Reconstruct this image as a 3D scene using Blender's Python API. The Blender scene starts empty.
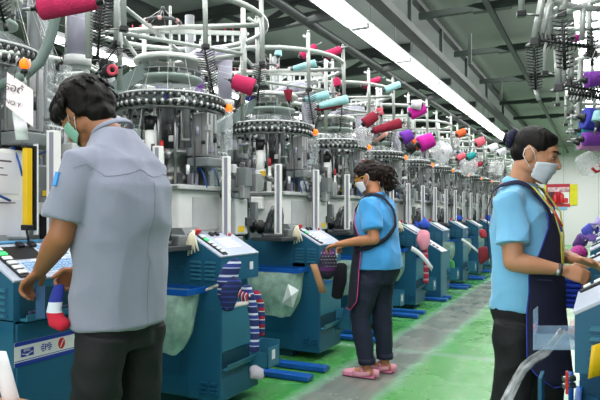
import bpy, bmesh, math, random
from math import sin, cos, pi, radians as R
from mathutils import Vector as V, Matrix, noise
random.seed(7)
SC = bpy.context.scene
COL = SC.collection

# ------------------------------------------------------------ camera numbers
CT, ST = cos(math.atan(0.5)), sin(math.atan(0.5))
CAMZ = 1.2
def at(u, v, fwd):
    """world point seen at photo pixel (u, v) at a given distance along the view axis"""
    r = (u-300)/600*fwd
    return V((r*CT-fwd*ST, fwd*CT+r*ST, CAMZ-(v-212)/600*fwd))
def at_x(u, v, x):
    """world point at photo pixel (u, v) on the vertical plane X = x"""
    k = (u-300)/600
    y = x*(CT+k*ST)/(k*CT-ST)
    return at(u, v, y*CT-x*ST)

# ------------------------------------------------------------ materials
def lin(h):
    if isinstance(h, str):
        h = h.lstrip('#'); c = [int(h[i:i+2], 16)/255 for i in (0, 2, 4)]
    else: c = [x/255 for x in h]
    return tuple(x/12.92 if x <= .04045 else ((x+.055)/1.055)**2.4 for x in c)+(1,)
MATS = {}
def mat(name, col, rough=.5, metal=0, var=.08, vs=6, bump=0, bs=60, emis=0, trans=0, alpha=1, coat=0, stretch=None, sheen=0, ior=1.45, sss=0):
    if name in MATS: return MATS[name]
    m = bpy.data.materials.new(name); m.use_nodes = True
    nt = m.node_tree; b = nt.nodes['Principled BSDF']
    c = lin(col)
    b.inputs['Base Color'].default_value = c
    b.inputs['Roughness'].default_value = rough
    b.inputs['Metallic'].default_value = metal
    b.inputs['IOR'].default_value = ior
    if trans: b.inputs['Transmission Weight'].default_value = trans
    if alpha < 1: b.inputs['Alpha'].default_value = alpha
    if coat: b.inputs['Coat Weight'].default_value = coat
    if sheen: b.inputs['Sheen Weight'].default_value = sheen
    if sss:
        b.inputs['Subsurface Weight'].default_value = sss
        b.inputs['Subsurface Radius'].default_value = (.02, .008, .004)
        b.inputs['Subsurface Scale'].default_value = .5
    if emis:
        b.inputs['Emission Color'].default_value = c
        b.inputs['Emission Strength'].default_value = emis
    if var or bump:
        tc = nt.nodes.new('ShaderNodeTexCoord'); mp = nt.nodes.new('ShaderNodeMapping')
        nt.links.new(tc.outputs['Object'], mp.inputs[0])
        if stretch: mp.inputs['Scale'].default_value = stretch
    if var:
        n = nt.nodes.new('ShaderNodeTexNoise'); n.inputs['Scale'].default_value = vs; n.inputs['Detail'].default_value = 4
        nt.links.new(mp.outputs[0], n.inputs['Vector'])
        rr = nt.nodes.new('ShaderNodeMapRange'); rr.inputs[1].default_value = .3; rr.inputs[2].default_value = .7
        rr.inputs[3].default_value = 1-var*1.5; rr.inputs[4].default_value = 1+var
        nt.links.new(n.outputs['Fac'], rr.inputs[0])
        mx = nt.nodes.new('ShaderNodeMix'); mx.data_type = 'RGBA'; mx.blend_type = 'MULTIPLY'; mx.inputs[0].default_value = 1
        mx.inputs[6].default_value = c
        nt.links.new(rr.outputs[0], mx.inputs[7]); nt.links.new(mx.outputs[2], b.inputs['Base Color'])
    if bump:
        n2 = nt.nodes.new('ShaderNodeTexNoise'); n2.inputs['Scale'].default_value = bs; n2.inputs['Detail'].default_value = 3
        nt.links.new(mp.outputs[0], n2.inputs['Vector'])
        bp = nt.nodes.new('ShaderNodeBump'); bp.inputs['Strength'].default_value = bump; bp.inputs['Distance'].default_value = .01
        nt.links.new(n2.outputs['Fac'], bp.inputs['Height']); nt.links.new(bp.outputs[0], b.inputs['Normal'])
    MATS[name] = m
    return m
def stripes(name, cols, axis='Z', width=.03, rough=.9, bump=.3):
    """knitted cloth in bands of colour along one local axis; cols = [(colour, share)...] repeated every `width`"""
    if name in MATS: return MATS[name]
    m = bpy.data.materials.new(name); m.use_nodes = True; nt = m.node_tree; b = nt.nodes['Principled BSDF']
    b.inputs['Roughness'].default_value = rough
    tc = nt.nodes.new('ShaderNodeTexCoord'); sx = nt.nodes.new('ShaderNodeSeparateXYZ'); nt.links.new(tc.outputs['Object'], sx.inputs[0])
    md = nt.nodes.new('ShaderNodeMath'); md.operation = 'DIVIDE'; md.inputs[1].default_value = width
    nt.links.new(sx.outputs[axis], md.inputs[0])
    fr = nt.nodes.new('ShaderNodeMath'); fr.operation = 'FRACT'; nt.links.new(md.outputs[0], fr.inputs[0])
    cr = nt.nodes.new('ShaderNodeValToRGB'); cr.color_ramp.interpolation = 'CONSTANT'
    pos = 0; els = cr.color_ramp.elements
    for i, (c, s) in enumerate(cols):
        e = els[i] if i < 2 else els.new(pos)
        e.position = pos; e.color = lin(c); pos += s
    nt.links.new(fr.outputs[0], cr.inputs[0]); nt.links.new(cr.outputs[0], b.inputs['Base Color'])
    n2 = nt.nodes.new('ShaderNodeTexNoise'); n2.inputs['Scale'].default_value = 220
    bp = nt.nodes.new('ShaderNodeBump'); bp.inputs['Strength'].default_value = bump; bp.inputs['Distance'].default_value = .004
    nt.links.new(tc.outputs['Object'], n2.inputs['Vector'])
    nt.links.new(n2.outputs['Fac'], bp.inputs['Height']); nt.links.new(bp.outputs[0], b.inputs['Normal'])
    MATS[name] = m
    return m

TEAL = mat('teal_paint', '#1b5876', .42, var=.07, vs=3)
TEAL2 = mat('teal_panel', '#2f6f88', .4, var=.07, vs=3)
TEALD = mat('teal_dark', '#0f3c4d', .5)
BLUE = mat('blue_paint', '#0d53a6', .4, var=.1)
PANEL = mat('console_grey', '#b4bccb', .4, var=.03)
WHITE = mat('housing_white', '#eeeeea', .4, var=.05, vs=4)
LGREY = mat('light_grey', '#c6c8c7', .42, var=.08)
ALU = mat('aluminium', '#b9bbba', .32, metal=.75, var=.1)
STEEL = mat('steel', '#8d8f8e', .3, metal=.85, var=.15)
PIPE = mat('creel_tube', '#a8ada8', .34, metal=.25, var=.08)
GREY = mat('mid_grey', '#74797a', .45, var=.1)
DGREY = mat('dark_grey', '#3e4143', .45, var=.15)
BLACK = mat('black_plastic', '#131416', .38, var=.1)
LAV = mat('lavender_grey', '#8d8c9a', .4, var=.06)
ARMG = mat('arm_green_grey', '#6d7d79', .45, var=.06)
DISC = mat('disc_green_grey', '#93a39b', .35, var=.05)
RED = mat('red_plastic', '#c01f24', .35)
YELLOW = mat('yellow_plastic', '#e0b70d', .4)
ORANGE = mat('orange_beacon', '#ff6a10', .3, var=0, emis=1.6)
GREENL = mat('green_key', '#40d070', .3, var=0, emis=.8)
KEYW = mat('white_key', '#dfe4e4', .35, var=0)
KEYB = mat('blue_key', '#8fb6dd', .4, var=0)
PAPER = mat('paper', '#e3e3e8', .8, var=.03)
CLEAR = mat('clear_plastic', '#dfe6e8', .08, trans=0, alpha=.16, var=0)
SMOKE = mat('smoked_cover', '#34363a', .08, alpha=.85, var=0, coat=.6)
TAN = mat('tan_card', '#b3845e', .8)

# ------------------------------------------------------------ mesh builder
class MB:
    def __init__(s): s.v, s.f, s.m, s.mats, s.cur, s.sm = [], [], [], [], 0, []
    def use(s, m):
        if m not in s.mats: s.mats.append(m)
        s.cur = s.mats.index(m); return s
    def add(s, vs, fs, smooth=False):
        o = len(s.v); s.v += [tuple(x) for x in vs]
        for f in fs: s.f.append([i+o for i in f]); s.m.append(s.cur); s.sm.append(smooth)
        return s
    def box(s, x0, x1, y0, y1, z0, z1, c=0, M=None):
        if c:
            c = min(c, abs(x1-x0)/2.1, abs(y1-y0)/2.1, abs(z1-z0)/2.1)
            bm = bmesh.new(); bmesh.ops.create_cube(bm, size=1)
            for q in bm.verts: q.co = V(((x0+x1)/2+q.co.x*(x1-x0), (y0+y1)/2+q.co.y*(y1-y0), (z0+z1)/2+q.co.z*(z1-z0)))
            bmesh.ops.bevel(bm, geom=bm.edges[:], offset=c, segments=2, affect='EDGES', profile=.5)
            bm.verts.index_update()
            vs = [q.co.copy() for q in bm.verts]; fs = [[q.index for q in f.verts] for f in bm.faces]; bm.free()
        else:
            vs = [V((x, y, z)) for x in (x0, x1) for y in (y0, y1) for z in (z0, z1)]
            fs = [(0, 1, 3, 2), (4, 6, 7, 5), (0, 4, 5, 1), (2, 3, 7, 6), (0, 2, 6, 4), (1, 5, 7, 3)]
        if M: vs = [M @ q for q in vs]
        return s.add(vs, fs)
    def bar(s, a, b, w, h, up=V((0, 0, 1))):
        a, b = V(a), V(b); d = (b-a); L = d.length; d.normalize()
        sd = d.cross(up)
        if sd.length < 1e-4: sd = d.cross(V((0, 1, 0)))
        sd.normalize(); u = sd.cross(d)
        vs = [a+d*L*t+sd*w/2*i+u*h/2*j for t in (0, 1) for i in (-1, 1) for j in (-1, 1)]
        return s.add(vs, [(0, 1, 3, 2), (4, 6, 7, 5), (0, 4, 5, 1), (2, 3, 7, 6), (0, 2, 6, 4), (1, 5, 7, 3)])
    def tube(s, pts, r, n=10, caps=True, side=None, rb=None, closed=False):
        """sweep an ellipse along pts; r, rb: number or list (radius across `side`, and across the other way)"""
        pts = [V(p) for p in pts]; k = len(pts)
        ra = r if isinstance(r, (list, tuple)) else [r]*k
        rb = ra if rb is None else (rb if isinstance(rb, (list, tuple)) else [rb]*k)
        vs = []; prev = V(side) if side else None
        for i, p in enumerate(pts):
            a = pts[(i-1) % k] if (closed or i) else p; b = pts[(i+1) % k] if (closed or i < k-1) else p
            d = (b-a).normalized()
            if prev is None:
                prev = V((0, 0, 1)) if abs(d.z) < .9 else V((1, 0, 0))
                prev = d.cross(prev)
            base = V(side) if side else prev
            sd = base-d*base.dot(d)
            if sd.length < 1e-5: sd = d.orthogonal()
            sd.normalize(); u = d.cross(sd); prev = sd
            for j in range(n):
                t = 2*pi*j/n; vs.append(p+sd*ra[i]*cos(t)+u*rb[i]*sin(t))
        fs = []
        for i in range(k if closed else k-1):
            for j in range(n):
                a, b = i*n+j, i*n+(j+1) % n; c, d = ((i+1) % k)*n+(j+1) % n, ((i+1) % k)*n+j
                fs.append((a, b, c, d))
        if caps and not closed:
            fs.append(tuple(range(n))[::-1]); fs.append(tuple((k-1)*n+j for j in range(n)))
        return s.add(vs, fs, True)
    def capsule(s, pts, ra, rb=None, side=None, n=20):
        """tube with rounded ends"""
        pts = [V(p) for p in pts]; ra = list(ra) if isinstance(ra, (list, tuple)) else [ra]*len(pts)
        rb = list(ra) if rb is None else (list(rb) if isinstance(rb, (list, tuple)) else [rb]*len(pts))
        P, A, B = [], [], []
        d0 = (pts[0]-pts[1]).normalized(); d1 = (pts[-1]-pts[-2]).normalized()
        e0 = min(ra[0], rb[0]); e1 = min(ra[-1], rb[-1])
        for t in (.02, .35, .62, .85):
            q = math.acos(t) if t < 1 else 0
            P.append(pts[0]+d0*e0*sin(q)); A.append(ra[0]*t); B.append(rb[0]*t)
        P += pts; A += ra; B += rb
        for t in (.85, .62, .35, .02):
            q = math.acos(t); P.append(pts[-1]+d1*e1*sin(q)); A.append(ra[-1]*t); B.append(rb[-1]*t)
        return s.tube(P, A, n=n, rb=B, side=side)
    def ring(s, c, r, t, n=40, m=8, z=None, flat=None, a0=0, a1=2*pi):
        full = abs(a1-a0-2*pi) < 1e-6
        pts = [V(c)+V((cos(a0+(a1-a0)*i/n)*r, sin(a0+(a1-a0)*i/n)*r, 0)) for i in range(n if full else n+1)]
        return s.tube(pts, t, n=m, rb=(flat or t), side=(0, 0, 1) if flat else None, closed=full)
    def cyl(s, a, b, r, n=16, r2=None):
        return s.tube([a, b], [r, r if r2 is None else r2], n=n)
    def ball(s, c, rx, ry=None, rz=None, n=12, M=None):
        ry = rx if ry is None else ry; rz = rx if rz is None else rz
        vs = []; fs = []; h = max(6, n//2+2)
        for i in range(h+1):
            p = pi*i/h
            for j in range(n):
                t = 2*pi*j/n; q = V((rx*sin(p)*cos(t), ry*sin(p)*sin(t), rz*cos(p)))
                vs.append((M @ q if M else q)+V(c))
        for i in range(h):
            for j in range(n):
                fs.append((i*n+j, (i+1)*n+j, (i+1)*n+(j+1) % n, i*n+(j+1) % n))
        return s.add(vs, fs, True)
    def lathe(s, c, prof, n=24):
        vs = [V(c)+V((r*cos(2*pi*j/n), r*sin(2*pi*j/n), z)) for r, z in prof for j in range(n)]
        fs = [(i*n+j, i*n+(j+1) % n, (i+1)*n+(j+1) % n, (i+1)*n+j) for i in range(len(prof)-1) for j in range(n)]
        return s.add(vs, fs, True)
    def prism(s, poly, y0, y1):
        """poly in XZ, swept along Y"""
        k = len(poly)
        vs = [V((x, y0, z)) for x, z in poly]+[V((x, y1, z)) for x, z in poly]
        fs = [tuple(range(k)), tuple(range(k, 2*k))[::-1]]+[(i, i+k, (i+1) % k+k, (i+1) % k) for i in range(k)]
        return s.add(vs, fs)
    def grid(s, P, th=.0):
        """P[i][j] points; th = thickness"""
        ni, nj = len(P), len(P[0])
        if not th:
            return s.add([q for row in P for q in row], [(i*nj+j, i*nj+j+1, (i+1)*nj+j+1, (i+1)*nj+j) for i in range(ni-1) for j in range(nj-1)], True)
        N = []
        for i in range(ni):
            for j in range(nj):
                a = V(P[min(i+1, ni-1)][j])-V(P[max(i-1, 0)][j]); b = V(P[i][min(j+1, nj-1)])-V(P[i][max(j-1, 0)])
                N.append(a.cross(b).normalized())
        flat = [V(q) for row in P for q in row]
        vs = flat+[q-N[i]*th for i, q in enumerate(flat)]; o = ni*nj
        fs = []
        for i in range(ni-1):
            for j in range(nj-1):
                a, b, c, d = i*nj+j, i*nj+j+1, (i+1)*nj+j+1, (i+1)*nj+j
                fs += [(a, b, c, d), (a+o, d+o, c+o, b+o)]
        for i in range(ni-1):
            for j in (0, nj-1):
                a, b = i*nj+j, (i+1)*nj+j; fs.append((a, b, b+o, a+o))
        for j in range(nj-1):
            for i in (0, ni-1):
                a, b = i*nj+j, i*nj+j+1; fs.append((a, b, b+o, a+o))
        return s.add(vs, fs, True)
    def mesh(s, name):
        me = bpy.data.meshes.new(name); me.from_pydata(s.v, [], s.f)
        for m in s.mats: me.materials.append(m)
        me.polygons.foreach_set('material_index', s.m); me.polygons.foreach_set('use_smooth', s.sm)
        bm = bmesh.new(); bm.from_mesh(me); bmesh.ops.recalc_face_normals(bm, faces=bm.faces[:]); bm.to_mesh(me); bm.free()
        me.update(); return me
    def build(s, name, m=None, parent=None, loc=None):
        if m is not None and not s.mats: s.mats = [m]
        o = bpy.data.objects.new(name, s.mesh(name)); COL.objects.link(o)
        if parent: o.parent = parent
        if loc: o.location = loc
        return o
def mb(m): return MB().use(m)
def tag(o, label=None, cat=None, group=None, kind=None):
    for k, x in (('label', label), ('category', cat), ('group', group), ('kind', kind)):
        if x: o[k] = x
    return o
def empty(name, loc=(0, 0, 0), rz=0, label=None, cat=None, group=None, parent=None):
    o = bpy.data.objects.new(name, None); COL.objects.link(o); o.location = loc; o.rotation_euler = (0, 0, rz); o.empty_display_size = .1
    if parent: o.parent = parent
    return tag(o, label, cat, group)
def copy_tree(o, parent=None, skip=()):
    c = o.copy(); COL.objects.link(c); c.parent = parent
    for ch in list(o.children):
        if ch.name.split('.')[0] in skip: continue
        copy_tree(ch, c, skip)
    return c
def based(mbuild, base):
    """move a builder's points so that `base` is the origin"""
    b = V(base); mbuild.v = [tuple(V(p)-b) for p in mbuild.v]; return mbuild
def thing(mbuild, name, label, cat, group=None, base=None, m=None):
    if base is None:
        xs = [p[0] for p in mbuild.v]; ys = [p[1] for p in mbuild.v]; zs = [p[2] for p in mbuild.v]
        base = ((min(xs)+max(xs))/2, (min(ys)+max(ys))/2, min(zs))
    based(mbuild, base); o = mbuild.build(name, m, None, base)
    return tag(o, label, cat, group)
def voxel(mbuild, name, size, m, smooth=3, disp=None, parent=None):
    """fuse a builder's overlapping solids into one continuous skin"""
    me = mbuild.mesh(name+'_src'); o = bpy.data.objects.new(name+'_src', me); COL.objects.link(o)
    md = o.modifiers.new('r', 'REMESH'); md.mode = 'VOXEL'; md.voxel_size = size; md.use_smooth_shade = True
    sm = o.modifiers.new('s', 'SMOOTH'); sm.factor = .5; sm.iterations = smooth
    dg = bpy.context.evaluated_depsgraph_get(); dg.update()
    out = bpy.data.meshes.new_from_object(o.evaluated_get(dg)); out.name = name
    bpy.data.objects.remove(o)
    if disp:
        ns = [q.normal.copy() for q in out.vertices]
        for q, nn in zip(out.vertices, ns): q.co = q.co+nn*disp(q.co)
    out.materials.clear(); out.materials.append(m)
    for p in out.polygons: p.use_smooth = True; p.material_index = 0
    r = bpy.data.objects.new(name, out); COL.objects.link(r)
    if parent: r.parent = parent
    return r
def text(body, size, m, parent, M, name='lettering', ext=.0006, align='CENTER', sx=1):
    cu = bpy.data.curves.new(name, 'FONT'); cu.body = body; cu.size = size; cu.align_x = align; cu.align_y = 'CENTER'; cu.extrude = ext
    cu.materials.append(m); t = bpy.data.objects.new(name, cu); COL.objects.link(t)
    dg = bpy.context.evaluated_depsgraph_get(); dg.update()
    me = bpy.data.meshes.new_from_object(t.evaluated_get(dg)); bpy.data.objects.remove(t)
    o = bpy.data.objects.new(name, me); COL.objects.link(o)
    if parent: o.parent = parent
    o.matrix_local = M @ Matrix.Diagonal((sx, 1, 1, 1)); return o
# ============================================================ THE SETTING
def floor_material():
    m = bpy.data.materials.new('painted_floor'); m.use_nodes = True; nt = m.node_tree; L = nt.links; b = nt.nodes['Principled BSDF']
    N = nt.nodes.new
    tc = N('ShaderNodeTexCoord'); sx = N('ShaderNodeSeparateXYZ'); L.new(tc.outputs['Object'], sx.inputs[0])
    def noise_(scale, detail=4, st=(1, 1, 1), off=0):
        mp = N('ShaderNodeMapping'); mp.inputs['Scale'].default_value = st; mp.inputs['Location'].default_value = (off, off, 0)
        L.new(tc.outputs['Object'], mp.inputs[0]); n = N('ShaderNodeTexNoise'); n.inputs['Scale'].default_value = scale; n.inputs['Detail'].default_value = detail
        L.new(mp.outputs[0], n.inputs['Vector']); return n.outputs['Fac']
    def rng(src, a, b_, c, d):
        r = N('ShaderNodeMapRange'); L.new(src, r.inputs[0])
        for i, x in enumerate((a, b_, c, d)): r.inputs[i+1].default_value = x
        return r.outputs[0]
    def mix(f, a, b_, mode='MIX'):
        x = N('ShaderNodeMix'); x.data_type = 'RGBA'; x.blend_type = mode
        for i, q in ((0, f), (6, a), (7, b_)):
            if hasattr(q, 'is_linked') or hasattr(q, 'links'): L.new(q, x.inputs[i])
            else: x.inputs[i].default_value = q
        return x.outputs[2]
    def math_(op, a, b_):
        x = N('ShaderNodeMath'); x.operation = op
        for i, q in enumerate((a, b_)):
            if isinstance(q, (int, float)): x.inputs[i].default_value = q
            else: L.new(q, x.inputs[i])
        return x.outputs[0]
    wob = rng(noise_(3), 0, 1, -.05, .05); X = math_('ADD', sx.outputs['X'], wob)
    green = mix(rng(noise_(1.3, 5, (1, .6, 1)), .35, .68, 0, 1), lin('#3d9440'), lin('#5aa256'))
    green = mix(rng(noise_(3, 4, (1.6, .3, 1), 4), .5, .8, 0, .4), green, lin('#9cbd98'))
    # worn, paler paint on the far side of the aisle
    pale = mix(rng(noise_(2, 5), .3, .7, 0, 1), lin('#86a78c'), lin('#9ab59c'))
    f = rng(math_('ADD', X, rng(noise_(1.1, 4, off=9), 0, 1, -.25, .25)), -.62, -.25, 0, .85)
    green = mix(f, green, pale)
    f = rng(noise_(.7, 3, (.3, 2.2, 1), 2),   .6, .72, 0, .3); green = mix(f, green, pale)
    # trodden grey lane
    grey = mix(rng(noise_(4, 6, (3, .7, 1)), .3, .7, 0, 1), lin('#707870'), lin('#878f84'))
    d = math_('ABSOLUTE', math_('ADD', X, 1.52), 0)
    edge = rng(d, .17, .225, 1, 0); halo = rng(d, .23, .31, 1, 0)
    green = mix(math_('MULTIPLY', halo, .75), green, lin('#90b39b'))
    col = mix(edge, green, grey)
    # joints across the aisle
    for y in (5.05, 9.1):
        dj = math_('ABSOLUTE', math_('SUBTRACT', sx.outputs['Y'], y), 0)
        col = mix(rng(dj, .03, .09, .6, 0), col, lin('#94b59e'))
    L.new(col, b.inputs['Base Color'])
    L.new(rng(noise_(3, 4, off=5), .3, .7, .16, .34), b.inputs['Roughness'])
    b.inputs['Specular IOR Level'].default_value = .5
    bp = N('ShaderNodeBump'); bp.inputs['Strength'].default_value = .08; bp.inputs['Distance'].default_value = .01
    L.new(noise_(2.5, 3, off=3), bp.inputs['Height']); L.new(bp.outputs[0], b.inputs['Normal'])
    return m
XL, XR, Y0, Y1, ZC = -8.5, 5.0, -3.0, 24.0, 3.6
def struct(mbd, name, m=None): return tag(mbd.build(name, m), kind='structure')
struct(MB().box(XL, XR, Y0, Y1, -.1, 0), 'floor', floor_material())
CEIL = mat('ceiling_sheet', '#878d86', .7, var=.08, vs=.6)
WALLM = mat('far_wall_paint', '#dcd9dc', .7, var=.03, vs=.5)
struct(MB().box(XL, XR, Y0, Y1, ZC, ZC+.08), 'ceiling', CEIL)
w = MB().use(WALLM).box(XL, XR, Y1, Y1+.1, 0, ZC)
w.use(mat('panel_seam', '#a9adab', .7))
x = XL+.4
while x < XR: w.box(x, x+.012, Y1-.006, Y1, 0, ZC); x += 1.15
struct(w, 'wall_far')
w = MB().use(mat('side_wall_paint', '#b9bcbb', .7, var=.03)).box(XL-.1, XL, Y0, Y1, 0, ZC)
w.use(MATS['panel_seam']); y = Y0+.5
while y < Y1: w.box(XL, XL+.01, y, y+.04, 0, ZC); y += 1.1
struct(w, 'wall_left')
struct(MB().use(MATS['side_wall_paint']).box(XR, XR+.1, Y0, Y1, 0, ZC), 'wall_right')
BEAM = mat('purlin_paint', '#27332d', .6, var=.12)
BEAMD = mat('truss_paint', '#363c3a', .6, var=.15)
n = 0
for y in (3.4, 5.1, 6.75, 8.6, 10.6, 12.9, 15.1):
    n += 1
    q = MB().use(BEAM).box(-1.85, XR, y-.03, y+.03, 3.40, 3.47)
    q.box(-1.25, -.85, y-.045, y+.045, 3.385, 3.475)
    struct(q, 'ceiling_beam_%d' % n)
struct(MB().use(BEAM).bar((-1.05, Y0, 3.37), (-1.05, Y1, 3.37), .06, .03), 'ceiling_beam_20')
# long dark girder with lattice beside the lamps
q = MB().use(BEAMD).box(-1.86, -1.74, Y0, Y1, 3.08, 3.16).box(-1.86, -1.78, Y0, Y1, 3.5, 3.56)
struct(q, 'ceiling_beam_21')
DARKC = mat('dark_ceiling_lining', '#a0a4a2', .8, var=.12, vs=.8)
struct(MB().use(DARKC).box(XL, -1.86, Y0, Y1, 3.5, 3.58), 'ceiling_lining')
n = 30
for y in (3.2, 5.6, 8.0, 10.4, 12.8, 15.2, 17.6, 20):
    q = MB().use(BEAMD).bar((XL, y, 3.02), (-2.3, y, 3.22), .08, .1).bar((XL, y, 3.44), (-2.3, y, 3.44), .09, .1)
    for i in range(6):
        xa = XL+.6+i*.92
        q.bar((xa, y, 3.06+i*.028), (xa+.46, y, 3.4), .04, .05).bar((xa+.46, y, 3.4), (xa+.92, y, 3.08+i*.028), .04, .05)
    n += 1; struct(q, 'ceiling_beam_%d' % n)
for i, x in enumerate((-2.75, -4.1)):
    q = MB().use(BEAMD).tube([(x, Y0, 3.2), (x, Y1, 3.2)], .05+.05*i, n=12)
    tag(q.build('air_duct'), ['slim grey pipe running under the roof above the knitting machines', 'thick grey duct running under the roof behind the lamps'][i], 'duct')
for i, (x, y) in enumerate(((-1.80, 6.2), (-1.80, 7.6), (-1.80, 9.2), (-1.80, 11.0), (-1.80, 13.0), (-1.5, 7.9), (-1.5, 10.6))):
    q = MB().use(BEAM).box(x-.02, x+.02, y-.02, y+.02, 3.10, 3.50)
    tag(q.build('hanging_rod'), 'dark steel upright rod between the girder and the roof beside the lamps', 'hanging rod', 'upright rods beside the lamps')

# ============================================================ LAMPS
TUBE = mat('lamp_tube', '#fbfdff', .4, var=0, emis=13)
REFL = mat('lamp_reflector', '#f4f6f6', .35, var=0, emis=.5)
def lamp(label, group, loc):
    t = empty('fluorescent_lamp', loc, 0, label, 'lamp', group)
    q = mb(REFL).prism([(-.115, -.01), (-.06, .055), (.06, .055), (.115, -.01), (.115, -.002), (.065, .065), (-.065, .065), (-.115, -.002)], -.71, .71)
    q.build('reflector', None, t)
    for sx_ in (-.045, .045): mb(TUBE).cyl((sx_, -.66, .0), (sx_, .66, .0), .024, n=10).build('tube', None, t)
    for sy in (-.7, .68): mb(LGREY).box(-.09, .09, sy, sy+.025, -.03, .05, .004).build('lamp_holder', None, t)
    mb(GREY).cyl((0, -.4, .06), (0, -.4, .5), .006, n=6).cyl((0, .4, .06), (0, .4, .5), .006, n=6).build('hanger', None, t)
    return t
for i in range(10):
    l = 'white fluorescent lamp in the long diagonal run above the machine row'
    if i == 0: L0 = lamp(l, 'lamps above the machine row', (-2.08, 1.85, 3.0))
    else:
        c = copy_tree(L0); c.location = (-2.08, 1.85+1.44*i, 3.0)
for i in range(9):
    c = copy_tree(L0); c.location = (-.10, 2.6+1.44*i, 3.0)
    c['label'] = 'white fluorescent lamp above the operator consoles across the aisle'; c['group'] = 'lamps across the aisle'
for i in range(5):
    c = copy_tree(L0); c.location = (-5.2, 2.2+2.9*i, 3.05)
    c['label'] = 'white fluorescent lamp hanging over the machines behind the first row'; c['group'] = 'lamps over the rear machines'
def area(name, loc, rot, sx_, sy_, e, col=(1, 1, 1)):
    l = bpy.data.lights.new(name, 'AREA'); l.shape = 'RECTANGLE'; l.size = sx_; l.size_y = sy_; l.energy = e; l.color = col
    o = bpy.data.objects.new(name, l); COL.objects.link(o); o.location = loc; o.rotation_euler = rot
area('aisle_fill', (-.9, 5, 3.3), (0, R(22), 0), 1.8, 13, 260)  # added fill over the aisle, tilted at the machines; no fixture hangs here
area('row_fill', (-3.2, 8, 3.1), (0, R(-12), 0), 1.2, 15, 330)  # extra fill above the machine row, backing up the tubes
area('rear_fill', (-4.0, 7, 3.1), (0, 0, 0), 1.0, 14, 160)  # added fill for the background behind the first row, no fixture of its own
area('front_fill', (-1.2, -2.6, 2.2), (R(80), 0, R(8)), 4, 2.4, 95)  # unseen front fill from behind the camera, brightens faces turned towards it
area('far_wall_fill', (-1, 19, 3.3), (0, 0, 0), 5, 7, 520)  # fill added to brighten the far wall, not a fixture
area('ceiling_bounce_fill', (-.7, 10, 2.7), (pi, 0, 0), 1.0, 24, 36)  # added up-light standing in for bounce, brightens the ceiling
wd = bpy.data.worlds.new('World'); SC.world = wd; wd.use_nodes = True
wd.node_tree.nodes['Background'].inputs[0].default_value = (.85, .9, .95, 1); wd.node_tree.nodes['Background'].inputs[1].default_value = .9

# ============================================================ KNITTING MACHINE
# local frame: +X towards the aisle, -Y towards the camera, origin on the floor under the needle cylinder
def louvres(q, face, x0, x1, z0, z1, y, rows, cols=2, out=-1):
    cw = (x1-x0)/cols; rh = (z1-z0)/rows
    for c in range(cols):
        for r in range(rows):
            xa, za = x0+c*cw+cw*.12, z0+r*rh
            q.prism([(xa, za), (xa+cw*.76, za), (xa+cw*.7, za+rh*.45), (xa+cw*.06, za+rh*.45)], y, y+out*.012)
            q.box(xa+.002, xa+cw*.74, min(y, y+out*.003), max(y, y+out*.003), za+rh*.45, za+rh*.55)
YN, YF = -.318, .125            # near and far side of the operator console
def brush(down=True):
    q = mb(BLACK)
    q.cyl((0, 0, 0), (0, 0, -.24), .005, n=6).cyl((0, 0, -.235), (0, 0, -.265), .009, n=8)
    for i in range(15):
        z = -.02-i*.0145; l = .058-.0012*i
        for a in (0, pi, pi/2, -pi/2):
            q.tube([(0, 0, z), (cos(a)*l, sin(a)*l, z+.014)], .0028, n=4)
    return q.mesh('feeder_brush')
BRUSH = brush()
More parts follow.
